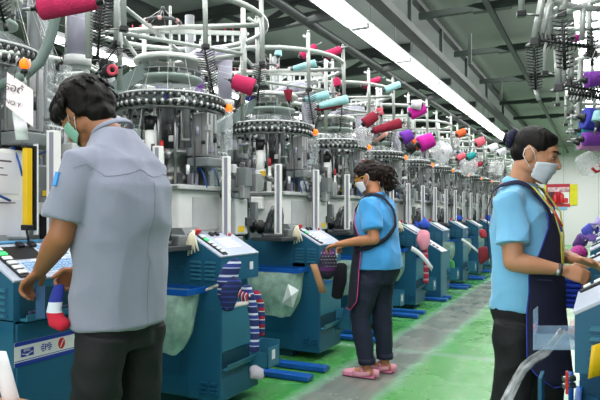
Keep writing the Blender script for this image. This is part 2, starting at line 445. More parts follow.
def make_machine():
    t = empty('knitting_machine')
    # --- base cabinet
    q = mb(TEAL).box(-.62, .385, -.31, .31, .06, .98, .008)
    for y, o in ((-.31, -1), (.31, 1)):
        for xa, xb in ((-.5, -.12), (.04, .35)):
            q.prism([(xa, .2), (xb, .2), (xb, .86), (xa, .86)], y, y+o*.003)
            q.prism([(xa+.02, .22), (xb-.02, .22), (xb-.02, .84), (xa+.02, .84)], y+o*.003, y+o*.0065)
        q.use(BLACK).cyl((-.02, y, .82), (-.02, y+o*.012, .82), .008, n=8).use(KEYW).cyl((.365, y, .42), (.365, y+o*.006, .42), .006, n=8).use(TEAL)
    q.use(TEALD).box(-.58, .36, -.28, .28, .0, .06)
    q.build('base_cabinet', None, t)
    # --- lower front body with open chute
    q = mb(TEAL).box(.386, .63, YN, YF, .06, .60, .006)
    louvres(q, 0, .47, .62, .11, .19, YN, 3); louvres(q, 0, .47, .62, .11, .19, YF, 3, out=1)
    q.box(.386, .63, YN, YN+.008, .6, .78).box(.386, .46, YN+.008, YF, .6, .7).build('lower_body', None, t)
    q = mb(TEAL2).box(.625, .636, YN+.01, YF-.01, .36, .615, .003)
    q.use(BLUE).box(.622, .64, YN+.01, YF-.01, .615, .627)
    q.build('bin_panel', None, t)
    q = mb(TEALD).box(.625, .633, YN+.02, YF-.1, .25, .35); q.use(TEAL2).prism([(.63, .25), (.66, .25), (.672, .285), (.665, .285), (.655, .258), (.63, .258)], YN+.02, YF-.1)
    d = q.build('outlet_slot', None, t)
    q = mb(TEAL2).box(.63, .635, YF-.12, YF+.05, .16, .36).box(.63, .76, YF+.045, YF+.052, .2, .36).box(.63, .76, YF-.1, YF-.094, .2, .30).prism([(.63, .2), (.76, .2), (.76, .206), (.63, .206)], YF-.1, YF+.052)
    q.box(.755, .76, YF-.1, YF+.052, .2, .33)
    d = q.build('outlet_tray', None, t); mb(PAPER).box(.7601, .762, YF-.05, YF-.01, .25, .31).build('sticker', None, d)
    # --- console
    q = mb(TEAL).prism([(.386, .70), (.50, .70), (.50, .775), (.63, .775), (.63, .925), (.40, 1.055), (.386, 1.055)], YN, YF)
    q.use(TEAL2); louvres(q, 0, .40, .61, .79, .915, YN, 5); louvres(q, 0, .40, .61, .79, .915, YF, 5, out=1); q.use(TEAL)
    q.box(.386, .41, YN, YF, 1.05, 1.066)
    c = q.build('console', None, t)
    mb(PAPER).box(.6301, .632, YF-.11, YF-.07, .83, .88).build('sticker', None, c)
    ang = math.atan2(.13, .23)
    S = Matrix.Translation((.40, YN, 1.055)) @ Matrix.Rotation(ang, 4, 'Y')        # slope frame: X down the slope, Y away
    Ls = math.hypot(.13, .23)
    p = mb(PANEL).box(0, Ls, 0, YF-YN, .0, .012, .003, M=S).build('control_panel', None, t)
    q = mb(BLACK).box(.03, Ls-.012, .035, .085, .012, .02, .003, M=S)
    for i in range(6):
        q.use(GREENL if i == 1 else KEYW).box(.042+i*.034, .066+i*.034, .04, .08, .02, .027, .003, M=S)
    q.build('key_strip', None, p)
    mb(RED).cyl(S @ V((.012, .05, .012)), S @ V((.012, .05, .04)), .011, r2=.019).ball(S @ V((.012, .05, .042)), .02, .02, .012).build('stop_button', None, p)
    for i in range(2): mb(BLACK).box(.01, .045, .17+i*.06, .20+i*.06, .012, .03, .005, M=S).build('toggle_switch', None, p)
    mb(RED).box(.03, .055, .355, .385, .012, .03, .006, M=S).build('red_key', None, p)
    q = mb(PAPER)
    for r in range(4): q.box(.07+r*.03, .09+r*.03, .17, .35, .0115, .0128, M=S)
    q.build('legend_print', None, p)
    # --- foot rails lying across, in front of the machine
    for y in (-.88, -.6):
        mb(BLUE).box(-.5, .82, y-.05, y+.05, .008, .042, .004).box(-.4, -.3, y-.03, y+.03, 0, .008).box(.6, .7, y-.03, y+.03, 0, .008).build('foot_rail', None, t)
    # --- bag rim
    q = mb(BLUE)
    a = [(.04, -.315), (.53, -.315), (.53, -.52), (.04, -.52)]
    for i in range(4):
        (xa, ya), (xb, yb) = a[i], a[(i+1) % 4]; q.bar((xa, ya, .735), (xb, yb, .735), .014, .034)
    q.build('bag_rim', None, t)
    # --- tray and white housing
    mb(GREY).box(-.6, .40, -.31, .31, .98, 1.03, .006).prism([(.05, 1.03), (.38, 1.03), (.33, 1.1), (.12, 1.1)], -.3, -.12).build('tray', None, t)
    q = mb(WHITE).box(-.62, .26, -.24, .28, 1.03, 1.345, .02)
    q.use(LGREY).box(.262, .268, -.1, .2, 1.08, 1.3).box(-.3, -.296, -.246, -.24, 1.05, 1.33).use(WHITE).box(-.1, .08, -.30, -.24, 1.22, 1.33, .01)
    q.use(DGREY).box(.10, .12, -.243, -.238, 1.12, 1.16).box(.14, .16, -.243, -.238, 1.10, 1.18).use(BLUE).tube([(-.12, -.26, 1.06), (-.06, -.27, 1.1), (-.05, -.27, 1.2), (-.1, -.25, 1.26)], .005, n=6)
    q.build('housing', None, t)
    q = mb(LGREY).box(-.63, .30, -.28, .3, 1.345, 1.375, .005).use(STEEL).box(-.55, .28, -.285, -.28, 1.35, 1.365)
    q.build('bed_plate', None, t)
    # --- side mechanism, dark blocks
    q = mb(DGREY)
    rr = random.Random(3)
    for i in range(26):
        x, y, z = rr.uniform(.27, .42), rr.uniform(.14, .5), rr.uniform(1.0, 1.62)
        a, b, c_ = rr.uniform(.015, .05), rr.uniform(.015, .05), rr.uniform(.015, .07)
        q.use(rr.choice([DGREY, DGREY, BLACK, GREY, ALU, STEEL, LGREY])).box(x-a, x+a, y-b, y+b, z-c_, z+c_, .004)
    q.use(BLACK).cyl((.36, .42, 1.0), (.36, .42, 1.62), .014, n=8).use(STEEL).cyl((.33, .2, 1.0), (.33, .2, 1.6), .012, n=8).cyl((.3, .48, .98), (.3, .48, 1.6), .016, n=8)
    q.build('drive_mechanism', None, t)
    q = mb(LGREY).box(.24, .38, .24, .40, 1.04, 1.30, .01); q.use(YELLOW).box(.3801, .3825, .27, .35, 1.06, 1.10).use(GREY).box(.24, .39, .22, .42, 1.3, 1.33, .004)
    q.build('oil_box', None, t)
    # --- needle carriers round the cylinder
    rr = random.Random(5)
    mb(STEEL).lathe((0, 0, 0), [(.0, 1.375), (.2, 1.375), (.2, 1.44), (.15, 1.46), (.15, 1.56), (.19, 1.58), (.19, 1.62), (.0, 1.62)], 28).build('needle_cylinder', None, t)
    q = mb(DGREY)
    for i in range(14):
        a = 2*pi*i/14+.2; M = Matrix.Rotation(a, 4, 'Z')
        h = rr.uniform(.07, .14)
        q.use([DGREY, LAV, GREY, DGREY][i % 4]).box(.215, .27, -.028, .028, 1.375, 1.375+h, .006, M=M)
        q.use(rr.choice([STEEL, ALU, BLACK])).box(.2, .23, -.012, .012, 1.375+h, 1.41+h, M=M)
        if i % 5 == 2: q.use(YELLOW).box(.225, .262, -.0285, .0285, 1.375+h*.5, 1.375+h*.82, M=M)
        if i % 4 == 1: q.use(BLUE).tube([M @ V((.24, 0, 1.375+h)), M @ V((.30, .02, 1.41+h)), M @ V((.33, .03, 1.42)), M @ V((.34, .04, 1.36))], .005, n=5)
    q.build('yarn_carrier', None, t)
    # suction hose elbow
    mb(LGREY).tube([(-.30, -.16, 1.375), (-.30, -.16, 1.52), (-.27, -.16, 1.60), (-.2, -.15, 1.63), (-.08, -.13, 1.63)], .035, n=12).build('suction_elbow', None, t)
    q = mb(WHITE).cyl((.04, -.24, 1.5), (.04, -.24, 1.73), .042).box(-.01, .1, -.285, -.2, 1.5, 1.56, .01).use(BLACK).cyl((.04, -.24, 1.73), (.04, -.24, 1.82), .046)
    q.use(RED).tube([(.12, -.24, 1.59), (.12, -.24, 1.66)], [.02, .014]).use(YELLOW).box(.06, .11, -.2875, -.285, 1.505, 1.55)
    q.use(WHITE).cyl((.12, -.24, 1.36), (.12, -.24, 1.59), .02).build('stepper_motor', None, t)
    # head: aluminium tower and hanging plate
    q = mb(ALU).box(.21, .34, -.04, .07, 1.57, 1.86, .004).use(GREY).box(.341, .343, -.02, -.01, 1.58, 1.85).box(.341, .343, .03, .04, 1.58, 1.85).box(.23, .235, -.043, -.04, 1.58, 1.85).box(.29, .295, -.043, -.04, 1.58, 1.85)
    q.use(BLACK).cyl((.31, -.04, 1.66), (.31, -.052, 1.66), .013, n=10).use(GREY).box(.10, .21, -.05, .05, 1.57, 1.63, .01).box(.2, .37, -.08, .12, 1.50, 1.56, .008)
    q.build('head_tower', None, t)
    q = mb(GREY).cyl((.1, .05, 1.45), (.1, .05, 1.93), .022).use(GREY).cyl((-.2, .16, 1.37), (-.2, .16, 1.93), .028).use(STEEL).cyl((-.05, .2, 1.37), (-.05, .2, 1.93), .014).cyl((.2, -.2, 1.37), (.2, -.2, 1.93), .01)
    q.use(DGREY).cyl((.03, -.05, 1.62), (.03, -.05, 1.9), .05)
    q.build('spindle', None, t)
    mb(CLEAR).tube([(.36, .18, 1.55), (.36, .18, 1.9)], .03, n=12).tube([(.14, .3, 1.4), (.14, .3, 1.92)], .04, n=12).build('air_tube', None, t)
    # loom of small fittings between the bed and the ring
    rr = random.Random(21)
    q = MB()
    for i in range(46):
        a = rr.uniform(0, 2*pi); r_ = rr.uniform(.16, .40); z = rr.uniform(1.46, 1.84); x, y = cos(a)*r_, sin(a)*r_
        q.use(rr.choice([STEEL, ALU, KEYW, LGREY, DGREY, BLACK, KEYW, LAV]))
        c_ = rr.random()
        if c_ < .4: q.box(x-.018, x+.018, y-.014, y+.014, z-.02, z+.02, .004)
        elif c_ < .75: q.cyl((x, y, z-.03), (x, y, z+.03), .012, n=8)
        else: q.cyl((x-.03, y, z), (x+.03, y+.02, z), .010, n=7)
    for i in range(22):
        a = rr.uniform(0, 2*pi); r_ = rr.uniform(.2, .38); x, y = cos(a)*r_, sin(a)*r_; z0_ = rr.uniform(1.38, 1.6)
        q.use(rr.choice([ALU, KEYW, PIPE, STEEL, DGREY])).tube([(x, y, z0_), (x+rr.uniform(-.03, .03), y, (z0_+1.9)/2), (x*.9, y*.9, 1.90)], rr.choice([.004, .006, .009]), n=6)
    for i in range(6):
        a = rr.uniform(0, 2*pi); q.use(STEEL).ball((cos(a)*.27, sin(a)*.27, rr.uniform(1.45, 1.6)), .03, n=9)
    q.build('fitting_loom', None, t)
    for i in range(2):
        a = .4+i*2.9; mb(CLEAR).tube([(cos(a)*.3, sin(a)*.3, 1.5), (cos(a)*.34, sin(a)*.34, 1.9), (cos(a)*.3, sin(a)*.3, 2.2)], .022, n=10).build('clear_hose', None, t)
    # --- beaded selector ring
    q = mb(LGREY).lathe((0, 0, 0), [(.33, 1.975), (.365, 1.975), (.375, 1.97), (.375, 1.962), (.33, 1.962), (.33, 1.975)], 48)
    q.use(STEEL).lathe((0, 0, 0), [(.31, 1.873), (.36, 1.873), (.36, 1.865), (.31, 1.865), (.31, 1.873)], 48)
    q.use(LGREY).lathe((0, 0, 0), [(.24, 1.985), (.34, 1.98), (.34, 1.97), (.24, 1.975)], 40)
    rg = q.build('selector_ring', None, t)
    q = MB()
    for i in range(46):
        a = 2*pi*i/46
        q.use(BLACK).ball((cos(a)*.365, sin(a)*.365, 1.895), .0165, .0165, .020, n=8)
        q.use(ALU).cyl((cos(a)*.30, sin(a)*.30, 1.90), (cos(a)*.345, sin(a)*.345, 1.90), .009, n=6)
        a += pi/46
        q.use(ALU).ball((cos(a)*.372, sin(a)*.372, 1.900), .012, .012, .017, n=7)
        q.use(STEEL).ball((cos(a)*.36, sin(a)*.36, 1.945), .016, .016, .018, n=7)
        a += pi/46; q.use(DGREY).ball((cos(a)*.365, sin(a)*.365, 1.955), .014, n=6)
    q.build('stud_beads', None, rg)
    mb(ORANGE).ball((.35, .2, 1.92), .026, .026, .03, n=12).use(BLACK).cyl((.335, .19, 1.935), (.3, .17, 1.935), .02).build('warning_beacon', None, t)
    # dishes and rings above
    mb(CLEAR).lathe((0, 0, 0), [(.05, 2.07), (.17, 2.06), (.26, 2.03), (.30, 1.985)], 32).build('clear_dome', None, t)
    q = mb(DISC).lathe((0, 0, 0), [(.06, 2.12), (.20, 2.12), (.22, 2.115), (.22, 2.10), (.20, 2.095), (.06, 2.095)], 40)
    q.use(STEEL).lathe((0, 0, 0), [(.15, 2.165), (.215, 2.155), (.215, 2.15), (.15, 2.155)], 36)
    for i in range(10):
        a = 2*pi*i/10; q.use(ALU).cyl((cos(a)*.205, sin(a)*.205, 2.12), (cos(a)*.205, sin(a)*.205, 2.155), .005, n=5)
    q.build('yarn_disc', None, t)
    q = mb(WHITE).lathe((0, 0, 0), [(.10, 2.255), (.235, 2.245), (.25, 2.23), (.245, 2.215), (.20, 2.22), (.10, 2.23)], 44)
    for i in range(4):
        a = pi/4+pi/2*i; q.use(PIPE).cyl((cos(a)*.2, sin(a)*.2, 2.10), (cos(a)*.2, sin(a)*.2, 2.22), .008, n=6)
    q.build('guide_ring', None, t)
    q = mb(PIPE).cyl((0, 0, 1.96), (0, 0, 2.62), .009, n=8).use(DGREY).ring((-.04, -.03, 2.5), .12, .011, n=28).ball((-.04, -.03, 2.6), .016)
    for i in range(6):
        a = pi/3*i; q.use(STEEL).tube([(-.04, -.03, 2.6), (-.04+cos(a)*.115, -.03+sin(a)*.115, 2.505)], .0025, n=4)
        q.use(mat('pale_pink', '#c99a96', .5)).ball((-.04+cos(a)*.12, -.03+sin(a)*.12, 2.5), .018, .018, .014, n=7)
    q.build('spoke_wheel', None, t)
    # support arm
    q = mb(ARMG).bar((-.30, -.47, 1.88), (-.06, -.14, 2.17), .10, .085).bar((-.08, -.17, 2.16), (.05, .0, 2.15), .06, .05).bar((-.50, -.18, 1.3), (-.50, -.18, 1.96), .07, .07).bar((-.5, -.18, 1.93), (-.29, -.45, 1.9), .06, .05).bar((-.3, -.11, 2.05), (-.28, .25, 2.05), .05, .06)
    q.build('support_arm', None, t)
    # exhaust column
    q = mb(LAV).cyl((.15, .45, 2.0), (.15, .45, 2.34), .055).ball((.13, .45, 2.36), .085, .085, .075).tube([(.12, .45, 2.37), (-.05, .4, 2.37), (-.2, .35, 2.30)], [.075, .06, .045], n=14)
    q.use(LGREY).cyl((.15, .45, 1.98), (.15, .45, 2.03), .07).build('exhaust_duct', None, t)
    mb(CLEAR).tube([(.15, .45, 1.55), (.15, .45, 1.98)], .058, n=16).use(STEEL).cyl((.15, .45, 1.5), (.15, .45, 1.55), .06).build('filter_tube', None, t)
    q = mb(GREY).cyl((-.25, .55, 1.0), (-.25, .55, 2.75), .036).use(BLACK)
    for i in range(4): q.cyl((-.25, .55, 1.62+i*.03), (-.25, .55, 1.635+i*.03), .042)
    q.build('riser_pipe', None, t)
    # --- guide posts
    for y in (.05, .77):
        q = mb(WHITE).box(.405, .45, y-.022, y+.022, 1.03, 1.57, .003).use(LAV).box(.425, .4505, y-.0235, y-.0215, 1.04, 1.56)
        q.build('guide_post', None, t)
    # --- blower with smoked cover
    q = mb(SMOKE).tube([(.30, -.5, 1.0), (.31, -.5, 1.08), (.33, -.5, 1.18), (.34, -.5, 1.24), (.34, -.5, 1.262)], [.085, .08, .065, .045, .015], n=20)
    b = q.build('blower_cover', None, t)
    q = mb(BLACK).cyl((.25, -.5, 1.07), (.10, -.52, 1.09), .045).cyl((.14, -.515, 1.085), (.12, -.518, 1.088), .058).cyl((.20, -.51, 1.08), (.18, -.51, 1.08), .058).cyl((.10, -.52, 1.09), (.06, -.525, 1.095), .036)
    q.build('blower_motor', None, t)
    q = mb(DGREY).box(.16, .44, -.6, -.31, .97, 1.0, .004).cyl((.30, -.5, .985), (.30, -.5, 1.03), .09).use(GREY).box(.2, .4, -.42, -.31, .98, 1.06, .01)
    q.build('blower_bracket', None, t)
    # --- creel
    cr = empty('creel', parent=t)
    RR = .66; ZR = 2.5
    q = mb(PIPE).ring((0, 0, ZR), RR, .019, n=48, m=10).tube([(-.62, -.2, 2.46), (.1, .0, 2.46), (.62, .2, 2.46)], .016).tube([(-.3, .55, 2.44), (-.1, 0, 2.44), (.1, -.6, 2.44)], .014)
    q.use(RED)
    for i in range(24):
        a = 2*pi*i/24+.05; q.tube([(cos(a)*RR, sin(a)*RR, ZR-.021), (cos(a+.004)*RR, sin(a+.004)*RR, ZR+.021)], .004, n=4)
    q.build('creel_ring', None, cr)
    for i in range(8):
        a = 2*pi*i/8+.2; c_, s_ = cos(a), sin(a)
        q = mb(PIPE).cyl((c_*RR, s_*RR, ZR+.14), (c_*(RR+.012), s_*(RR+.012), 2.19), .0155, n=10)
        q.tube([(c_*RR, s_*RR, ZR+.10), (c_*(RR-.07), s_*(RR-.07), ZR+.135)], .011, n=8).use(STEEL).ball((c_*RR, s_*RR, ZR+.15), .013, n=8)
        q.use(BLACK).box(-.022, .022, -.02, .02, 2.165, 2.195, .004, M=Matrix.Translation((c_*(RR+.012), s_*(RR+.012), 0)) @ Matrix.Rotation(a, 4, 'Z'))
        q.use(STEEL).tube([(c_*(RR+.01), s_*(RR+.01), 2.18), (c_*(RR-.07), s_*(RR-.07), 2.165)], .006, n=6).ball((c_*(RR+.0), s_*(RR), 2.178), .012, n=7)
        q.build('creel_post', None, cr)
        if i in (0, 3, 5, 6, 7):
            o = bpy.data.objects.new('feeder_brush', BRUSH); COL.objects.link(o); o.parent = cr
            o.location = (c_*(RR+.0), s_*(RR+.0), 2.165)
            tilt = {0: (0, .1), 3: (.5, .3), 5: (.1, .9), 6: (-.7, .2), 7: (.2, -.15)}[i]; o.rotation_euler = (tilt[0], tilt[1], .3)
    for i in range(3):
        a = 2*pi*i/3+.55; c_, s_ = cos(a)*.5, sin(a)*.5
        q = mb(PIPE).cyl((c_, s_, 1.95), (c_, s_, 2.62), .017, n=10).tube([(c_, s_, 2.3), (cos(a+2.09)*.5, sin(a+2.09)*.5, 2.3)], .014, n=8)
        q.build('creel_upright', None, cr)
    q = mb(PIPE).bar((-.30, -.12, 2.46), (.38, .30, 2.46), .02, .03)
    for i in range(16):
        k = i/15; x, y = -.30+.68*k, -.12+.42*k
        q.use(KEYW).box(x-.006, x+.006, y-.006, y+.006, 2.40, 2.46).use(RED).cyl((x, y, 2.475), (x, y, 2.50), .004, n=5)
    q.build('tension_comb', None, cr)
    # thin yarn ends running down to the ring
    q = mb(mat('yarn_thread', '#d6d2cf', .9, var=0))
    for i in range(14):
        a = 2*pi*i/14; b_ = a+.4
        q.tube([(cos(a)*(RR-.06), sin(a)*(RR-.06), 2.17), (cos(b_)*.23, sin(b_)*.23, 2.25), (cos(b_)*.35, sin(b_)*.35, 1.95)], .0016, n=3, caps=False)
    q.build('yarn_thread', None, cr)
    return t

ORD = ['second', 'third', 'fourth', 'fifth', 'sixth', 'seventh', 'eighth', 'ninth']
XM, PITCH, YM = -2.65, 1.41, 1.89
proto = make_machine()
proto.location = (XM, YM, 0)
LEFT = [proto]
for k in range(1, 12):
    c = copy_tree(proto, skip=()); c.location = (XM, YM+PITCH*k, 0); LEFT.append(c)
lbl = ['teal sock knitting machine with keypads where the man in grey works',
       'teal sock knitting machine with striped navy socks in its chute',
       'teal sock knitting machine whose console the woman in pink shoes touches',
       'teal sock knitting machine mostly hidden behind the woman in pink shoes',
       'teal sock knitting machine with cream socks on its button, beyond the woman in pink shoes',
       'teal sock knitting machine behind the bin cabinet topped with printed paper']
for k, o in enumerate(LEFT):
    o['label'] = lbl[k] if k < 6 else 'teal sock knitting machine, %s in the row after the paper-topped bin cabinet' % ORD[k-6].replace('second', 'first').replace('third', 'second').replace('fourth', 'third').replace('fifth', 'fourth').replace('sixth', 'fifth').replace('seventh', 'sixth')
    o['category'] = 'knitting machine'; o['group'] = 'knitting machines along the aisle'
# machines standing back to back behind the first row
for k in range(7):
    c = copy_tree(proto, skip=('foot_rail', 'bag_rim', 'outlet_tray', 'outlet_slot', 'yarn_thread')); c.location = (-4.75, YM+.5+PITCH*k, 0); c.rotation_euler = (0, 0, pi)
    tag(c, 'knitting machine standing back to back behind the front row, glimpsed between its columns', 'knitting machine', 'knitting machines behind the front row')
# machines across the aisle
XRM = .57
for k in range(6):
    c = copy_tree(proto, skip=('foot_rail', 'bag_rim', 'outlet_tray', 'feeder_brush', 'tension_fitting', 'creel_upright', 'tension_comb', 'spoke_wheel')); c.location = (XRM, 1.87+PITCH*k, 0); c.rotation_euler = (0, 0, pi)
    for ch in c.children:
        if ch.name.startswith('creel'): ch.location = (.26, 0, 0)
    tag(c, ['teal sock knitting machine with a yellow tag on its louvred console side', 'teal sock knitting machine the woman in the lanyard reaches to',
            'teal sock knitting machine beside the magenta sock bag and purple cloth', 'teal sock knitting machine across the aisle, second beyond the lanyard woman',
            'teal sock knitting machine across the aisle, third beyond the lanyard woman', 'teal sock knitting machine across the aisle, last before the pale wall'][k], 'knitting machine', 'knitting machines across the aisle')
# ============================================================ THINGS ON AND BESIDE THE MACHINES
def my(k): return YM+PITCH*k
# --- machine 0 extras: keypads, screen and the maker's plate (parts of that machine)
m0 = LEFT[0]
S0 = Matrix.Translation((.40, YN, 1.055)) @ Matrix.Rotation(math.atan2(.13, .23), 4, 'Y')
p0 = [c for c in m0.children if c.name.startswith('control_panel')][0]
mb(BLACK).box(.03, .125, .07, .24, .012, .017, .002, M=S0).build('display_screen', None, p0)
q = mb(mat('keypad_sheet', '#cfd9e6', .4, var=0)).box(.02, .125, .245, .40, .012, .0135, M=S0).box(.14, .235, .10, .42, .012, .0135, M=S0).use(KEYB)
for r in range(5):
    for c in range(8): q.box(.03+r*.018, .041+r*.018, .255+c*.017, .266+c*.017, .0135, .017, M=S0)
for r in range(5):
    for c in range(17): q.box(.148+r*.017, .159+r*.017, .108+c*.018, .120+c*.018, .0135, .017, M=S0)
q.build('key_pad', None, p0)
mb(mat('rim_light_blue', '#5fa6cf', .4)).box(.34, .386, YN, .31, 1.04, 1.075, .004).build('edge_strip', None, m0)
q = mb(TEALD).box(.6302, .633, YN+.03, YF-.06, .785, .895); q.use(TEAL2).box(.6302, .672, YN+.03, YF-.06, .775, .785).box(.665, .672, YN+.03, YF-.06, .785, .80)
q.use(mat('pocket_lining', '#2b3550', .9, var=.5, vs=40)).box(.633, .65, YN+.06, YF-.1, .787, .81, .006)
q.build('pocket', None, m0)
for c in list(m0.children):
    if c.name.split('.')[0] in ('bin_panel', 'outlet_slot', 'outlet_tray', 'warning_beacon'):
        for g in list(c.children): bpy.data.objects.remove(g)
        bpy.data.objects.remove(c)
    elif c.name.split('.')[0] in ('selector_ring', 'yarn_disc', 'guide_ring', 'clear_dome'): c.scale = (.72, .72, 1)
mb(TEAL).box(.45, .636, YN+.010, YF+.12, .06, .765, .005).build('front_panel', None, m0)
q = mb(mat('divider_blue', '#174a74', .4)).bar(at(41, 286, 2.27), at(41, 318, 2.27), .035, .012, up=V((ST, -CT, 0))); based(q, (XM, YM, 0)).build('pocket_divider', None, m0)
g_ = at(34, 60, 3.1); q = mb(GREY).cyl((g_.x, g_.y, 1.0), (g_.x, g_.y, 3.0), .034, n=14).use(BLACK)
for i in range(4): q.cyl((g_.x, g_.y, 1.84+i*.016), (g_.x, g_.y, 1.85+i*.016), .038)
based(q, (XM, YM, 0)).build('riser_pipe', None, m0)
# plate with the printed marks
YN -= .045; YF -= .045
q = mb(mat('plate_white', '#dfe2e0', .4, var=0)).box(.636, .6375, YN+.044, YN+.42, .60, .695)
q.use(mat('plate_blue', '#20389b', .4, var=0)).box(.6375, .638, YN+.044, YN+.42, .60, .616).box(.6375, .638, YN+.044, YN+.42, .679, .695).box(.6375, .638, YN+.044, YN+.42, .620, .623)
pl = q.build('maker_plate', None, m0)
MT = lambda y, z: Matrix.Translation((.6384, y, z)) @ Matrix(((0, 0, 1, 0), (1, 0, 0, 0), (0, 1, 0, 0), (0, 0, 0, 1)))
PB = MATS['plate_blue']; PW = MATS['plate_white']
mb(PB).box(.6375, .6382, YN+.073, YN+.132, .634, .666).use(PW).bar((.6384, YN+.077, .647), (.6384, YN+.10, .641), .003, .0006, up=V((1, 0, 0))).bar((.6384, YN+.10, .641), (.6384, YN+.128, .650), .003, .0006, up=V((1, 0, 0))).box(.6382, .6385, YN+.096, YN+.108, .637, .644).build('logo', None, pl)
text('EPSC', .016, PW, pl, MT(YN+.102, .658), name='lettering')
q = mb(PB)
for s_ in (-1, 1):
    for j in range(4):
        z = .637+j*.0085; w_ = .030-.006*abs(j-1.5)
        q.box(.6375, .6382, *sorted((YN+.193+s_*.010, YN+.193+s_*w_)), z, z+.005)
q.build('logo', None, pl); text('P', .036, PB, pl, MT(YN+.193, .651), name='lettering')
mb(RED).ball((.638, YN+.270, .652), .0012, .018, .023, n=20).use(PW).bar((.6395, YN+.262, .638), (.6395, YN+.278, .666), .004, .001, up=V((1, 0, 0))).build('logo', None, pl)
YN += .045; YF += .045
# light curtain and cast sign of the first machine
q = mb(YELLOW).box(.40, .43, -.095, -.065, 1.14, 1.48, .004); q.use(BLACK).box(.395, .433, -.10, -.06, 1.12, 1.145, .004).box(.395, .433, -.10, -.06, 1.48, 1.492, .003).use(BLACK).box(.41, .432, -.058, -.045, 1.12, 1.49).use(KEYW).box(.41, .434, -.045, -.038, 1.10, 1.5).use(BLACK).tube([(.41, -.08, 1.12), (.415, -.075, 1.08), (.40, -.06, 1.05)], .005)
q.build('light_curtain', None, m0)
q = mb(GREY).box(.27, .33, .05, .20, 1.24, 1.42, .01).use(BLACK).cyl((.33, .13, 1.37), (.35, .13, 1.37), .014).box(.3, .36, .08, .15, 1.03, 1.19).use(YELLOW).box(.3305, .334, .07, .15, 1.275, 1.30).use(PAPER).box(.3305, .334, .07, .13, 1.205, 1.235).use(LGREY).box(.28, .33, .05, .16, 1.19, 1.245, .004)
q.build('switch_box', None, m0)
q = mb(ARMG).tube([at(62, -6, 2.6), at(55, 18, 2.6), at(50, 40, 2.6), at(40, 62, 2.6), at(25, 75, 2.6), at(-6, 88, 2.6)], .022, n=10)
for i, p in enumerate(q.v): q.v[i] = tuple(V(p)-V((XM, YM, 0)))
q.build('supply_hose', None, m0)

# --- NO YARN card hung from the first machine, with a slip behind
FW = 2.0
c0, c1, c2, c3 = at(7, 72, FW), at(33, 90, FW), at(33, 127, FW), at(6, 106, FW)
ex = (c1-c0).normalized(); ey = (c0-c3).normalized(); ez = ex.cross(ey).normalized(); ey = ey.normalized()
q = MB().use(mat('card_pinkish', '#f0e2e6', .5, var=.02)).add([c0, c1, c2, c3, c0-ez*.002, c1-ez*.002, c2-ez*.002, c3-ez*.002], [(0, 1, 2, 3), (7, 6, 5, 4), (0, 4, 5, 1), (1, 5, 6, 2), (2, 6, 7, 3), (3, 7, 4, 0)])
card = thing(q, 'warning_card', 'pinkish laminated card reading NO YARN hung by wires at the first machine', 'card', base=c0)
INK = mat('ink', '#5a4a58', .7, var=0)
ctr = (c0+c1+c2+c3)/4
# sheared text: the card hangs askew
def tM(pos): 
    M = Matrix.Identity(4)
    for i in range(3): M[i][0] = ex[i]; M[i][1] = ey[i]; M[i][2] = ez[i]; M[i][3] = (pos-c0)[i]
    return M
text('รอด้าย', .036, INK, card, tM(ctr+ey*.028+ez*.0015))
text('NO YARN', .020, INK, card, tM(ctr-ey*.022+ez*.0015))
q = mb(STEEL).tube([c0+ex*.03-ey*.004, c0+ex*.035+ey*.05, c0+ex*.05+ey*.075], .002, n=5).tube([c1-ex*.02, c1-ex*.02+ey*.075, c1-ex*.03+ey*.085], .002, n=5)
based(q, c0).build('hanging_wire', None, card)
s0 = at(12, 112, 2.05)
q = mb(PAPER).grid([[at(u+v_*.14, 112+v_, 2.03+.012*sin(v_*.3)) for u in (12, 18, 25)] for v_ in range(0, 32, 4)], .001)
thing(q, 'paper_slip', 'white crumpled paper slip hanging below the NO YARN card', 'paper slip', m=PAPER)
b = at(25, 64, 2.2)
thing(mb(ORANGE).ball(b, .02, .02, .021, n=16).use(BLACK).cyl(b-V((0, 0, .02)), b-V((0, 0, .035)), .016).use(STEEL).cyl(b-V((0, 0, .03)), b-V((0, 0, .12)), .004), 'warning_beacon', 'round orange beacon glowing above the NO YARN card', 'beacon')
q = mb(WHITE).box(.24, .31, -.33, .02, 1.075, 1.48, .012)
cab = q.build('control_cabinet', None, m0)
mb(PAPER).box(.311, .3125, -.29, -.04, 1.28, 1.46).use(INK).box(.3125, .313, -.26, -.08, 1.42, 1.428).box(.3125, .313, -.26, -.12, 1.39, 1.395).box(.3125, .313, -.26, -.10, 1.36, 1.365).build('notice_sheet', None, cab)
mb(PAPER).box(.311, .3125, -.30, -.03, 1.09, 1.255).use(INK).box(.3125, .313, -.17, -.164, 1.10, 1.20).box(.3125, .313, -.23, -.224, 1.12, 1.22).box(.3125, .313, -.28, -.06, 1.238, 1.243).build('notice_sheet', None, cab)
mb(BLUE).tube([(.33, -.28, 1.28), (.34, -.22, 1.30), (.34, -.16, 1.27), (.33, -.1, 1.25)], .006, n=6).build('cable', None, cab)
# paper at the lower frame edge
q = mb(PAPER).grid([[at(-12+i*6+j*3.2, 352+j*11+ (5-i)*-.4, 1.75+.01*sin(i+j)) for i in range(4)] for j in range(6)], .001)
thing(q, 'paper_sheet', 'white sheet of paper hanging off a bench beside the logo plate', 'paper sheet', m=PAPER)

bn = empty('work_bench', at(-25, 420, 1.6)*1, 0, 'small tan board bench end under the hanging paper sheet', 'bench')
bl = V(bn.location); bn.location.z = 0
pz = at(0, 372, 1.78)
mb(TAN).box(-.16, .10, -.05, .22, .60, .63, .004).build('board', None, bn); mb(GREY).box(-.1, -.07, .0, .03, 0, .6).build('leg', None, bn); mb(GREY).box(-.1, -.07, .12, .15, 0, .6).build('leg', None, bn)
